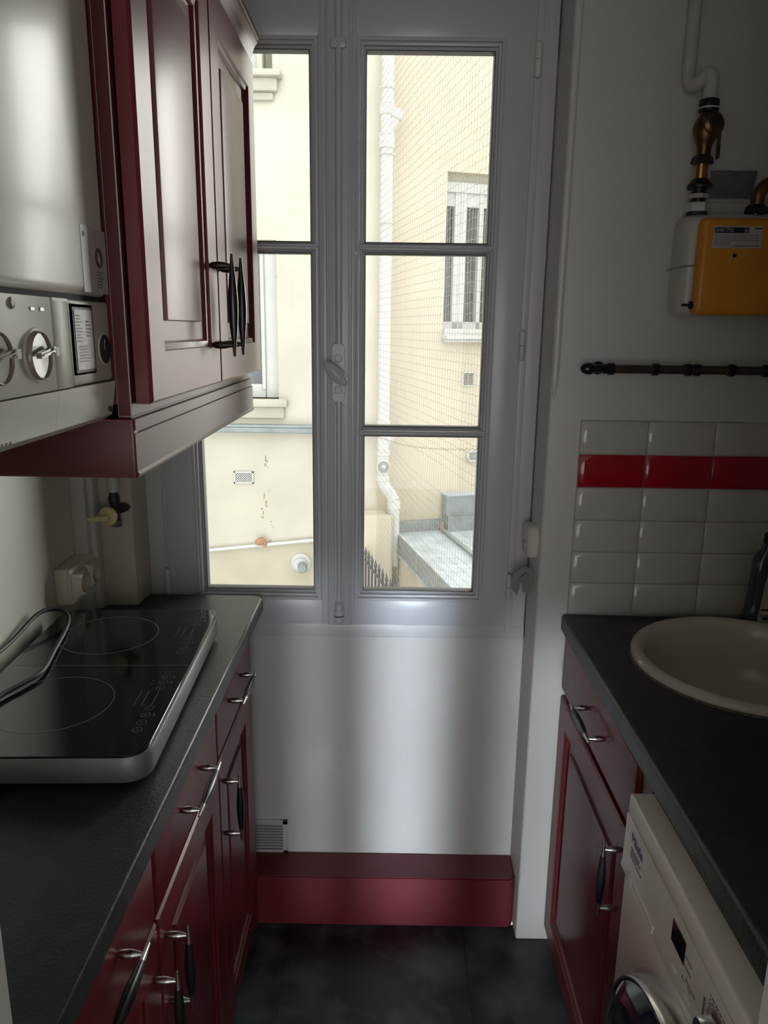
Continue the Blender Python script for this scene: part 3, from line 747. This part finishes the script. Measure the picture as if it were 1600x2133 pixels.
mb.mat('bronze').lathe((.5955, 1.573, 1.856), (0, 0, 1), [(.019, 0), (.0215, .002), (.019, .012), (.015, .016)], 6, smooth=False)
mb.build('ball_valve', gpipe)
mb = MB('brass').prism([(.605, 1.541, 1.915), (.612, 1.541, 1.915), (.616, 1.545, 1.862), (.609, 1.545, 1.858)], (0, -.004, 0), .001, 1)
mb.build('valve_lever', gpipe)
mb = MB('brassb').cyl((.5955, 1.573, 1.812), (.5955, 1.573, 1.860), .0125, 18)
mb.mat('bronze').lathe((.5955, 1.573, 1.813), (0, 0, 1), [(.0235, 0), (.024, .004), (.017, .014), (.014, .017)], 24)
mb.cyl((.5955, 1.573, 1.768), (.5955, 1.573, 1.813), .0130, 16)
mb.mat('label').lathe((.5955, 1.573, 1.794), (0, 0, 1), [(.019, 0), (.019, .008)], 8, smooth=False)
mb.mat('metergrey').lathe((.5955, 1.573, 1.7695), (0, 0, 1), [(.0215, 0), (.0225, .002), (.0225, .015), (.0205, .017)], 6, smooth=False)
mb.build('union', gpipe)
MB('rubber').lathe((.5955, 1.573, 1.7655), (0, 0, 1), [(.020, 0), (.020, .004)], 20).build('washer_ring', gpipe)
gp2 = thing('gas_outlet_pipe', (.72, 1.585, 1.762), 'aged brass elbow pipe leaving the top of the gas meter to the right', 'pipe')
MB('brass').tube(smooth_path([(.716, 1.585, 1.766), (.716, 1.585, 1.792), (.720, 1.585, 1.812), (.736, 1.586, 1.826), (.760, 1.588, 1.829), (.85, 1.59, 1.829), (1.0195, 1.59, 1.829)]), .0125, 14).build('elbow', gp2)
MB('bronze').lathe((.716, 1.585, 1.769), (0, 0, 1), [(.020, 0), (.022, .003), (.020, .013), (.014, .018)], 6, smooth=False).build('nut', gp2)
mb = MB('greyplastic')
S_ = []
pts2 = [[(.634 + .010 * i + .004 * j * 0, 1.632 - .0022 * math.sin(i * 1.3 + j * 2.1) - .003 * j, 1.806 + .0095 * j + (.0012 * math.sin(i * 2.2) if j == 5 else 0)) for i in range(10)] for j in range(6)]
back = [[(x, y + .003, z) for x, y, z in r] for r in pts2]
mb.loft([r + list(reversed(b)) for r, b in zip(pts2, back)])
mb.build('plastic_sheet', label='crumpled grey plastic sheet tucked behind the gas pipes above the meter', cat='plastic sheet')
mb = MB('metergrey').box(.60, .86, 1.6405, 1.6475, 1.7685, 1.800, .001, 1)
mb.build('meter_bracket', label='flat grey mounting plate on the wall behind the gas meter connections', cat='bracket')

# ------------------------------------------------------------------ utensil rail
rl = thing('utensil_rail', (.71, 1.60, 1.454), 'brown metal rail with a black rounded end above the tiles', 'rail')
MB(mat('rail_bronze', (0.11, 0.085, 0.070), .28, metal=.8, var=.05)).cyl((.445, 1.602, 1.4655), (1.0195, 1.602, 1.4655), .0092, 18).build('tube', rl)
mb = MB('black').ellip((.4145, 1.602, 1.4655), (.0165, 0, 0), (0, .0125, 0), (0, 0, .0125), 24, 14)
mb.lathe((.424, 1.602, 1.4655), (1, 0, 0), [(.0100, 0), (.0085, .006), (.0082, .020), (.0105, .022), (.0105, .028), (.009, .030), (.0128, .031), (.0128, .043), (.010, .044)], 22)
mb.build('finial', rl)
MB('black').cyl((.446, 1.604, 1.4655), (.446, 1.6475, 1.4655), .0055, 12).lathe((.446, 1.6475, 1.4655), (0, -1, 0), [(.014, 0), (.014, .003), (.008, .006)], 18).build('bracket', rl)
ring0 = None
for i, x in enumerate((.5535, .6215, .6400, .7120, .7840)):
    if ring0 is None:
        mb = MB('black').lathe((x - .0065, 1.602, 1.4655), (1, 0, 0), [(.0096, 0), (.0125, .0005), (.0130, .003), (.0130, .010), (.0125, .0125), (.0096, .013)], 24)
        mb.lathe((x + .006, 1.602, 1.4700), (1, 0, 0), [(.0065, 0), (.006, .004), (.002, .006)], 12)
        ring0 = mb.build('rail_ring', loc=(x, 1.602, 1.4525)); o = ring0
    else:
        o = ring0.copy(); COL.objects.link(o); o.location = (x, 1.602, 1.4525)
    tag(o, ['black clip ring on the rail nearest its rounded end', 'black clip ring on the rail, left one of the touching pair', 'black clip ring on the rail, right one of the touching pair', 'black clip ring on the rail just right of the touching pair', 'black clip ring on the rail at the right edge of the photo'][i], 'ring', 'black rings on the rail')

# ------------------------------------------------------------------ thermostat-like switch and clip on the reveal
sw = thing('wall_switch', (.346, 1.71, 1.02), 'white rounded surface switch on the window reveal, above the curved clip', 'switch')
mb = MB('pale')
def swr(x, hy, hz): return [(x, 1.712 + hy * math.copysign(abs(math.cos(t)) ** .6, math.cos(t)), 1.063 + hz * math.copysign(abs(math.sin(t)) ** .6, math.sin(t))) for t in [2 * PI * i / 28 for i in range(28)]]
mb.loft([swr(.3478, .040, .040), swr(.333, .042, .040), swr(.326, .037, .037), swr(.3235, .030, .032)])
mb.build('plate', sw)
mb = MB('seam').box(.3229, .3240, 1.700, 1.7030, 1.040, 1.088).mat('rubber').box(.3215, .3240, 1.697, 1.706, 1.066, 1.0695).box(.3215, .3240, 1.697, 1.706, 1.055, 1.058)
mb.mat('pale').box(.3195, .3240, 1.698, 1.7050, 1.059, 1.065, .001, 1)
mb.build('slider', sw)
def cp(x, y): return (.3465 + (x - 1113) * .00117, 1.700, 1.0 - (y - 1162) * .00105)
def arch(pts, dy, t):
    return [(cp(a, b)[0], 1.700 + dy, cp(a, b)[2]) for a, b in pts]
mb = MB('clip')
mb.prism(arch([(1083, 1231), (1071, 1214), (1068, 1192), (1073, 1175), (1084, 1165), (1098, 1161), (1107, 1166), (1112, 1176), (1104, 1177), (1097, 1172), (1088, 1178), (1081, 1190), (1080, 1204), (1083, 1218)], -.006, 0), (0, .004, 0), .0012, 2)
mb.prism(arch([(1083, 1226), (1080, 1204), (1084, 1192), (1094, 1181), (1104, 1176), (1101, 1184), (1092, 1193), (1086, 1206), (1085, 1218)], .000, 0), (0, .012, 0), .001, 1)
mb.prism(arch([(1107, 1232), (1094, 1222), (1093, 1212), (1094, 1192), (1103, 1178), (1112, 1174), (1113, 1190), (1112, 1206), (1110, 1232)], .004, 0), (0, .006, 0), .0012, 2)
mb.build('curved_clip', label='grey curved metal clip on the window reveal below the white switch', cat='clip')

# ================================================================== COURTYARD
ext = 5.5
bl = thing('apartment_building', (-1.5, ext, -3), 'cream rendered courtyard facade seen through the left window sash', 'building')
mb = MB('plaster')
mb.box(-.80, -.095, ext, ext + .3, .0, 5.2).box(-4, -.80, ext, ext + .3, .0, 1.04).box(-4, -.80, ext, ext + .3, 2.13, 3.17).box(-4, -.80, ext + .14, ext + .3, 1.04, 2.13).box(-4, -.80, ext + .14, ext + .3, 3.17, 5.2)
mb.mat('plasterd').prism([(-4, ext, -3), (-.095, ext, -3), (-.095, ext, .035), (-1.376, ext, -.109), (-4, ext, -.40)], (0, .3, 0))
mb.build('wall', bl)
mb = MB('plaster').prism([(-4, ext + .001, -.40), (-1.376, ext + .001, -.109), (-.095, ext + .001, .035), (-.095, ext + .001, .06), (-4, ext + .001, .06)], (0, .2, 0)); mb.build('wall_band', bl)
mb = MB('extwhite')
mb.box(-.90, -.805, ext + .06, ext + .139, 1.041, 2.129, .004, 1).box(-1.6, -.901, ext + .055, ext + .135, 1.042, 1.14, .004, 1).box(-1.6, -.901, ext + .055, ext + .135, 2.05, 2.128)
mb.box(-.925, -.897, ext + .04, ext + .1, 1.10, 2.06, .004, 1)
w1 = mb.build('lower_window', bl); MB('extglass').box(-1.6, -.92, ext + .10, ext + .12, 1.14, 2.05).build('pane', w1)
mb = MB('extwhite').box(-.99, -.901, ext + .05, ext + .139, 3.171, 4.4, .004, 1).box(-1.7, -.991, ext + .055, ext + .135, 3.171, 3.26)
w2 = mb.build('upper_window', bl); MB('extglass').box(-1.7, -.992, ext + .10, ext + .12, 3.26, 4.4).build('pane', w2)
mb = MB('stone').box(-1.9, -.735, ext - .07, ext + .12, .985, 1.04, .008, 2).box(-1.9, -.76, ext - .03, ext + .1, .90, .985, .006, 1)
mb.build('sill', bl); mb = MB('stone')
mb.box(-1.9, -.735, ext - .10, ext + .12, 3.13, 3.17, .008, 2).box(-1.9, -.765, ext - .06, ext + .1, 3.05, 3.13, .01, 2).box(-1.9, -.795, ext - .03, ext + .1, 3.00, 3.05, .006, 1)
mb.box(-.90, -.865, ext - .01, ext + .14, 3.17, 4.5)
mb.build('sill', bl)
mb = MB('teal').box(-4, -.11, ext - .10, ext + .02, .803, .838, .006, 1).mat('zincd').box(-4, -.11, ext - .085, ext + .02, .838, .856, .004, 1)
mb.build('zinc_ledge', bl)
mb = MB('extwhite')
vx0, vx1, vz0, vz1 = -1.146, -1.000, .412, .503
for b in ((vx0, vx1, vz1 - .010, vz1), (vx0, vx1, vz0, vz0 + .010), (vx0, vx0 + .010, vz0, vz1), (vx1 - .010, vx1, vz0, vz1)): mb.box(b[0], b[1], ext - .012, ext + .002, b[2], b[3])
for i in range(-5, 9):
    for sgn in (1, -1):
        a = vx0 + .018 * i; pts = []
        x0_, z0_ = (a, vz0) if sgn > 0 else (a, vz1); x1_, z1_ = (a + .09, vz1) if sgn > 0 else (a + .09, vz0)
        def cl(x, z, xx, zz):
            return None
        t0 = max(0, (vx0 - x0_) / .09); t1 = min(1, (vx1 - x0_) / .09)
        if t1 <= t0: continue
        pa = (x0_ + .09 * t0, ext - .008, z0_ + (z1_ - z0_) * t0); pb = (x0_ + .09 * t1, ext - .008, z0_ + (z1_ - z0_) * t1)
        mb.cyl(pa, pb, .0030, 4)
mb.mat('brownish').box(vx0, vx1, ext - .002, ext + .002, vz0, vz1)
mb.build('lattice_vent', bl)
mb = MB('extpipe').cyl((-1.9, ext - .03, -.167), (-.43, ext - .03, .0015), .013, 10)
mb.mat('extwhite').lathe((-.60, ext - .03, -.019), (1, 0, .11), [(.018, -.02), (.018, .02)], 12)
mb.build('wall_pipe', bl)
mb = MB('extwhite').lathe((-.655, ext, -.20), (0, -1, 0), [(.075, 0), (.075, .012), (.050, .022), (.048, .05)], 28)
mb.mat('zincd').lathe((-.640, ext - .05, -.212), (.12, -1, -.05), [(.036, 0), (.036, .06), (.028, .07)], 12)
mb.build('flue_stub', bl)
for (x, z, s_) in ((-.915, .60, .014), (-.905, .57, .012), (-.90, .545, .008), (-.925, .31, .012), (-.905, .27, .014), (-.915, .24, .009), (-.945, .20, .010), (-.942, .165, .011), (-.86, .06, .007), (-.87, .10, .006), (-.885, -.02, .007), (-.89, .35, .006), (-.90, -.12, .006), (-.80, 1.9, .006), (-.70, 2.32, .005), (-.95, 3.12, .006)):
    mb = MB('soil')
    for k in range(3):
        mb.ellip((x + random.uniform(-.01, .01), ext - .0005, z + random.uniform(-.02, .02)), (s_ * random.uniform(.25, .6), 0, 0), (0, 0, s_ * random.uniform(.6, 1.2)), (0, .001, 0), 7, 4)
    mb.build('stain', bl)
mb = MB('rust'); mb.ellip((-.955, ext - .058, -.020), (.040, 0, .008), (0, .01, .030), (0, .012, 0), 9, 6); mb.ellip((-.925, ext - .056, -.030), (.022, 0, -.01), (0, .008, .034), (0, .01, 0), 7, 5)
mb.build('dry_leaf', label='small orange dry leaf caught on the slanted pipe of the facade', cat='leaf')

ANG = math.atan(.33)
br = thing('apartment_building', (-.095, ext, -3), 'warm beige courtyard facade seen through the right window sash', 'building', rz=ANG)
br['_o'] = (0, 0, -3)
Lw = 3.5; ws0, ws1 = .505, .95
mb = MB('plaster2')
mb.prism([(0, 0, -3), (ws0, 0, -3), (ws0, .3, -3), (.14, .3, -3)], (0, 0, 8.2)).box(ws0, Lw, 0, .3, -3, 1.50).box(ws0, Lw, 0, .3, 2.615, 5.2).box(ws1, Lw, 0, .3, 1.50, 2.615).box(ws0, ws1, .14, .3, 1.5, 2.615)
mb.build('wall', br)
mb = MB('extwhite')
for b in ((ws0, ws0 + .015, 1.50, 2.55), (.595, .690, 1.50, 2.55), (ws1 - .05, ws1, 1.5, 2.55)): mb.box(b[0], b[1], .06, .11, b[2], b[3], .004, 1)
mb.box(.640, .646, .055, .06, 1.5, 2.55)
mb.box(ws0, ws1, .06, .11, 1.53, 1.60).box(ws0, ws1, .05, .11, 2.49, 2.56, .004, 1).box(ws0, ws1, .07, .12, 2.40, 2.50)
mb.mat('extwhite').box(.79, .82, .06, .11, 1.5, 2.55)
mb.mat('extwhite').box(ws0 - .005, ws1, -.05, .06, 1.50, 1.55)
mb.mat('stone').box(ws0, ws1, .08, .14, 2.56, 2.615)
wf = mb.build('window', br); MB('extglass').box(ws0, ws1, .112, .12, 1.55, 2.5).build('pane', wf)
MB('extwhite').box(ws0 - .012, ws1, -.10, .06, 1.475, 1.502, .004, 1).box(ws0 - .004, ws1, -.08, 0, 1.455, 1.475, .004, 1).build('sill', br)
mb = MB('extwhite').box(.665, .765, -.012, 0, 1.135, 1.24).mat('brownish')
for i in range(8):
    mb.box(.678, .714, -.014, -.01, 1.145 + i * .011, 1.151 + i * .011).box(.718, .754, -.014, -.01, 1.145 + i * .011, 1.151 + i * .011)
mb.build('square_vent', br)
mb = MB('extwhite').lathe((.775, -.02, .605), (0, -1, 0), [(.052, -.02), (.052, .006), (.040, .010), (.036, .004), (0, .004)], 24)
mb.mat('brownish')
for i in range(5): mb.box(.748 - .0 * i, .802, -.0262, -.0245, .580 + i * .011, .584 + i * .011)
mb.build('round_vent', br)
MB('zincd').box(.15, .535, -.06, .0, .0, .125, .003, 1).build('roof_flashing', br)
MB('brownish').box(.535, 2.4, -.10, .0, .165, .320).mat('zincd').box(.535, 2.4, -.13, 0, .02, .170, .003, 1).mat('zinc').box(.533, 2.4, -.105, 0, .315, .325).build('roof_upstand', br)
# corner plinth
MB('plaster2').prism([(-.42, 5.31, -3), (.038, 5.31, -3), (.038, 5.355, -3), (-.02, 5.355, -3), (-.02, 5.499, -3), (-.42, 5.499, -3)], (0, 0, 3.222), .012, 3).build('corner_plinth', label='projecting rendered plinth at the courtyard corner behind the railing', cat='plinth')

# drain pipe
dp = thing('drain_pipe', (-.04, 5.40, -.4), 'white cast drain pipe with collars running down the courtyard corner', 'drain pipe')
px = -.040; py = 5.41; r0 = .042
MB('extpipe').cyl((px, py, .60), (px, py, 5.0), r0, 24).build('shaft', dp)
def collar(z, h, r): return MB('extpipe').lathe((px, py, z), (0, 0, 1), [(r0, 0), (r - .002, .004), (r, .010), (r, h - .010), (r + .004, h - .006), (r + .004, h), (r0, h)], 24).build('collar', dp)
for z, h, r in ((3.050, .016, .049), (2.900, .075, .050), (2.700, .090, .051), (2.655, .014, .049), (2.225, .016, .048), (2.10, .014, .048), (.850, .05, .048), (.800, .03, .046), (.645, .045, .050)): collar(z, h, r)
MB('extpipe').tube([(px, py, 2.78), (px + .02, py, 2.83), (px + .05, py, 2.875), (px + .064, py, 2.92)], [.034, .034, .034, .034], 18).tube([(px + .052, py, 2.885), (px + .070, py, 2.935)], [.043, .043], 20).build('upper_branch', dp)
MB('extpipe').tube([(px, py, .72), (px + .03, py, .76), (px + .055, py, .80)], .036, 18).ellip((px + .055, py, .815), (.045, 0, 0), (0, .045, 0), (0, 0, .022), 16, 8).build('lower_branch', dp)
mb = MB('extpipe').lathe((px + .004, py - .03, .575), (.05, -1, .05), [(.046, 0), (.050, .012), (.050, .028), (.043, .032)], 28)
mb.mat('zincd').lathe((px + .004, py - .03, .575), (.05, -1, .05), [(.043, .0325), (.0385, .033)], 28)
mb.mat('extpipe').ellip((px + .006, py - .066, .577), (.016, 0, 0), (0, 0, .016), (0, .008, 0), 12, 6)
mb.build('inspection_cap', dp)
mb = MB('extpipe').tube(smooth_path([(px, py, .65), (px - .002, py, .57), (px - .002, py, .48), (px + .018, py, .415), (px + .060, py, .360), (px + .080, py, .315), (px + .084, py, .26), (px + .085, py, -.5)], 4), .043, 20)
mb.build('offset_bend', dp)
for p, d, h in (((px - .002, py, .462), (0, 0, 1), .045), ((px + .034, py, .392), (.72, 0, -.69), .012), ((px + .074, py, .332), (.5, 0, -.87), .012), ((px + .085, py, .255), (0, 0, 1), .05)):
    MB('extpipe').lathe(p, d, [(.043, 0), (.048, .003), (.048, h), (.043, h + .003)], 20).build('bend_collar', dp)

# zinc roof
ze = .045
zr = thing('zinc_roof', (.9, 4.3, -.2), 'low pale zinc lean-to roof in the courtyard behind the netting', 'roof')
def edge(y, off=0): return .055 + .2535 * (5.55 - y) + off
P = [(edge(5.62), 5.62), (edge(2.7), 2.7), (2.7, 2.7), (2.4, 6.30)]
MB('zinc').prism([(x, y, ze - .02) for x, y in P], (0, 0, .02)).build('sheet', zr)
mb = MB('zincd')
def strip(y0, y1, o0, o1, z0, z1): mb.prism([(edge(y0, o0), y0, z0), (edge(y1, o0), y1, z0), (edge(y1, o1), y1, z0), (edge(y0, o1), y0, z0)], (0, 0, z1 - z0))
strip(5.60, 2.7, -.012, .010, ze - .13, ze + .012); mb.build('fascia', zr)
mb = MB('zinc'); strip(5.60, 2.7, -.008, .014, ze + .012, ze + .016); strip(5.60, 2.7, -.024, -.004, ze - .140, ze - .128); mb.build('edge_drip', zr)
mb = MB('zincd'); strip(5.68, 2.7, .355, .385, ze, ze + .022); strip(5.78, 2.7, .800, .830, ze, ze + .022); mb.build('standing_seam', zr)
mb = MB('plaster2'); strip(5.58, 2.7, .0, .05, -3, ze - .13); mb.build('side_wall', zr)
mb = MB('rust').box(.405, .425, 5.50, 5.505, ze + .01, ze + .09); mb.build('roof_peg', zr)
mb = MB('rust').mat('stone')
for (x, y) in ((.46, 4.75), (.62, 4.42), (.34, 5.05), (.58, 5.25), (.7, 4.9), (.42, 5.3)):
    mb.ellip((x, y, ze + .003), (.014, .004, 0), (-.003, .009, 0), (0, 0, .002), 7, 4)
mb.build('leaf_litter', label='scattered pale leaf fragments lying on the zinc roof', cat='leaves', kind='stuff')

# railing
fe = thing('iron_railing', (-.05, 4.8, -1.2), 'dark iron railing with pointed pickets left of the zinc roof', 'railing')
def fx(y): return -.164 + .2576 * (5.30 - y)
mb = MB('iron'); mb.cyl((fx(5.29), 5.29, -.105), (fx(4.42), 4.42, -.105), .010, 8); mb.build('rail', fe); mb = MB('iron').cyl((fx(5.29), 5.29, -1.1), (fx(4.42), 4.42, -1.1), .010, 8); mb.build('rail', fe)
pk0 = None; y = 5.27
while y > 4.44:
    if pk0 is None:
        pk0 = MB('iron').lathe((fx(y), y, -1.2), (0, 0, 1), [(.008, 0), (.008, 1.14), (.013, 1.150), (.009, 1.165), (.0015, 1.20)], 8).build('picket', fe); y0_ = y
    else:
        c = pk0.copy(); COL.objects.link(c); c.parent = fe; c.location = (fx(y) - fx(y0_), y - y0_, 0)
    y -= .100
mb = MB('brownish').box(fx(4.62) + .025, fx(4.62) + .062, 4.85, 4.89, -1.6, -.02, .006, 1); mb.build('end_post', fe)

# bird netting
mb = MB('net')
def npos(s, z, ph=0):   # s from far corner toward the window
    y = 5.28 - s * .979; x = -.080 + s * .206
    return Vector((x + .004 * math.sin(z * 7 + s * 5), y, z))
SN, MS = 3.0, .042
nv = int(SN / MS)
def strand(pts, r):
    mb.tube(pts, r, 3)
for i in range(nv + 1):
    s = i * MS
    strand([npos(s + .004 * math.sin(z_ * 9 + i), -1.2 + z_) for z_ in [k * .14 for k in range(41)]], .0009)
for j in range(int(5.6 / MS)):
    z = -1.2 + j * MS
    strand([npos(min(k * MS * 1.0, SN), z - .007 * abs(math.sin(PI * k / 1.0 / 2))) - Vector((0, 0, .10 * math.sin(PI * min(k * MS / SN, 1)) if z < .9 else 0)) for k in range(0, nv + 1, 1)], .0010)
mb.mat('soil')
zr_ = .885
strand([npos(k * .02, .80 + .115 * k * .02 + .009 * abs(math.sin(k * .9)) - .03 * math.sin(PI * min(k * .02 / 2.2, 1))) + Vector((0, -.01, 0)) for k in range(150)], .0022)
mb.build('bird_net', label='fine bird netting stretched across the courtyard outside the right sash', cat='net')
struct('floor_courtyard', MB('ground').box(-6, 6, 1.95, 9, -3.2, -3.0))
# flank and own facade of the courtyard
mb = MB('plaster').box(-4.2, -4.0, 1.95, 5.9, -3, 5.2)
mb.box(3.3, 3.5, 1.95, 7.5, -3, 5.2)
struct('wall_courtyard', mb)

# ================================================================== LIGHT
w = bpy.data.worlds.new('World'); SC.world = w; w.use_nodes = True
nt = w.node_tree; bg = nt.nodes['Background']
bg.inputs['Color'].default_value = (0.93, 0.955, 1.0, 1); bg.inputs['Strength'].default_value = 4.7

def area(name, loc, target, sx, sy, power, col, spread=180):
    l = bpy.data.lights.new(name, 'AREA'); l.shape = 'RECTANGLE'; l.size = sx; l.size_y = sy; l.energy = power; l.color = col; l.spread = math.radians(spread)
    o = bpy.data.objects.new(name, l); COL.objects.link(o); o.location = loc
    d = Vector(target) - Vector(loc); o.rotation_euler = d.to_track_quat('-Z', 'Y').to_euler(); return o
area('hall_daylight', (0, -3.3, 1.15), (0, 1.7, 1.15), 2.6, 2.1, 40, (0.98, 0.97, 0.95))
area('courtyard_fill_lamp', (3.0, 4.4, 2.6), (-.5, 1.2, 1.2), 4.5, 4.5, 360, (1.0, 0.97, 0.92), 110)  # unseen lamp added outside to brighten the left wall, boiler and door faces
area('doorway_beam', (.055, -.12, .62), (.055, 1.78, .50), .09, .95, .46, (0.78, 0.89, 1.0), 9)
area('doorway_beam', (-.06, -.12, .62), (-.185, 1.78, .50), .02, .95, .06, (0.85, 0.92, 1.0), 6)
area('doorway_beam', (.20, -.12, .48), (.400, 1.65, .40), .03, .85, .20, (0.84, 0.92, 1.0), 10)
# sky portal over the window opening
pl = bpy.data.lights.new('sky_portal', 'AREA'); pl.shape = 'RECTANGLE'; pl.size = .85; pl.size_y = 1.4; pl.cycles.is_portal = True
po = bpy.data.objects.new('sky_portal', pl); COL.objects.link(po); po.location = (-.1, 1.96, 1.52); po.rotation_euler = (math.radians(-90), 0, 0)

# ================================================================== CAMERA
cam = bpy.data.cameras.new('camera'); co = bpy.data.objects.new('camera', cam); COL.objects.link(co)
R3 = Matrix(((0.9998870304032411, -0.01423378954345676, 0.004829665270036202), (0.00804703038371582, 0.23553038930798995, -0.9718336694179874), (0.012695342980462062, 0.9717627462234079, 0.23561832127181698)))
co.matrix_world = Matrix.Translation((0, 0, 1.54)) @ R3.to_4x4()
cam.sensor_fit = 'HORIZONTAL'; cam.sensor_width = 36.0; cam.lens = 1570 / 1600 * 36.0; cam.clip_start = .01
SC.camera = co
SC.view_settings.view_transform = 'Standard'; SC.view_settings.look = 'None'; SC.view_settings.exposure = 0.0; SC.view_settings.gamma = 1.16
SC.cycles.max_bounces = 10; SC.cycles.diffuse_bounces = 6; SC.cycles.transparent_max_bounces = 12
SC.cycles.caustics_reflective = False; SC.cycles.caustics_refractive = False
SC.cycles.sample_clamp_indirect = 6.0
for o in SC.objects:
    if '_o' in o: del o['_o']
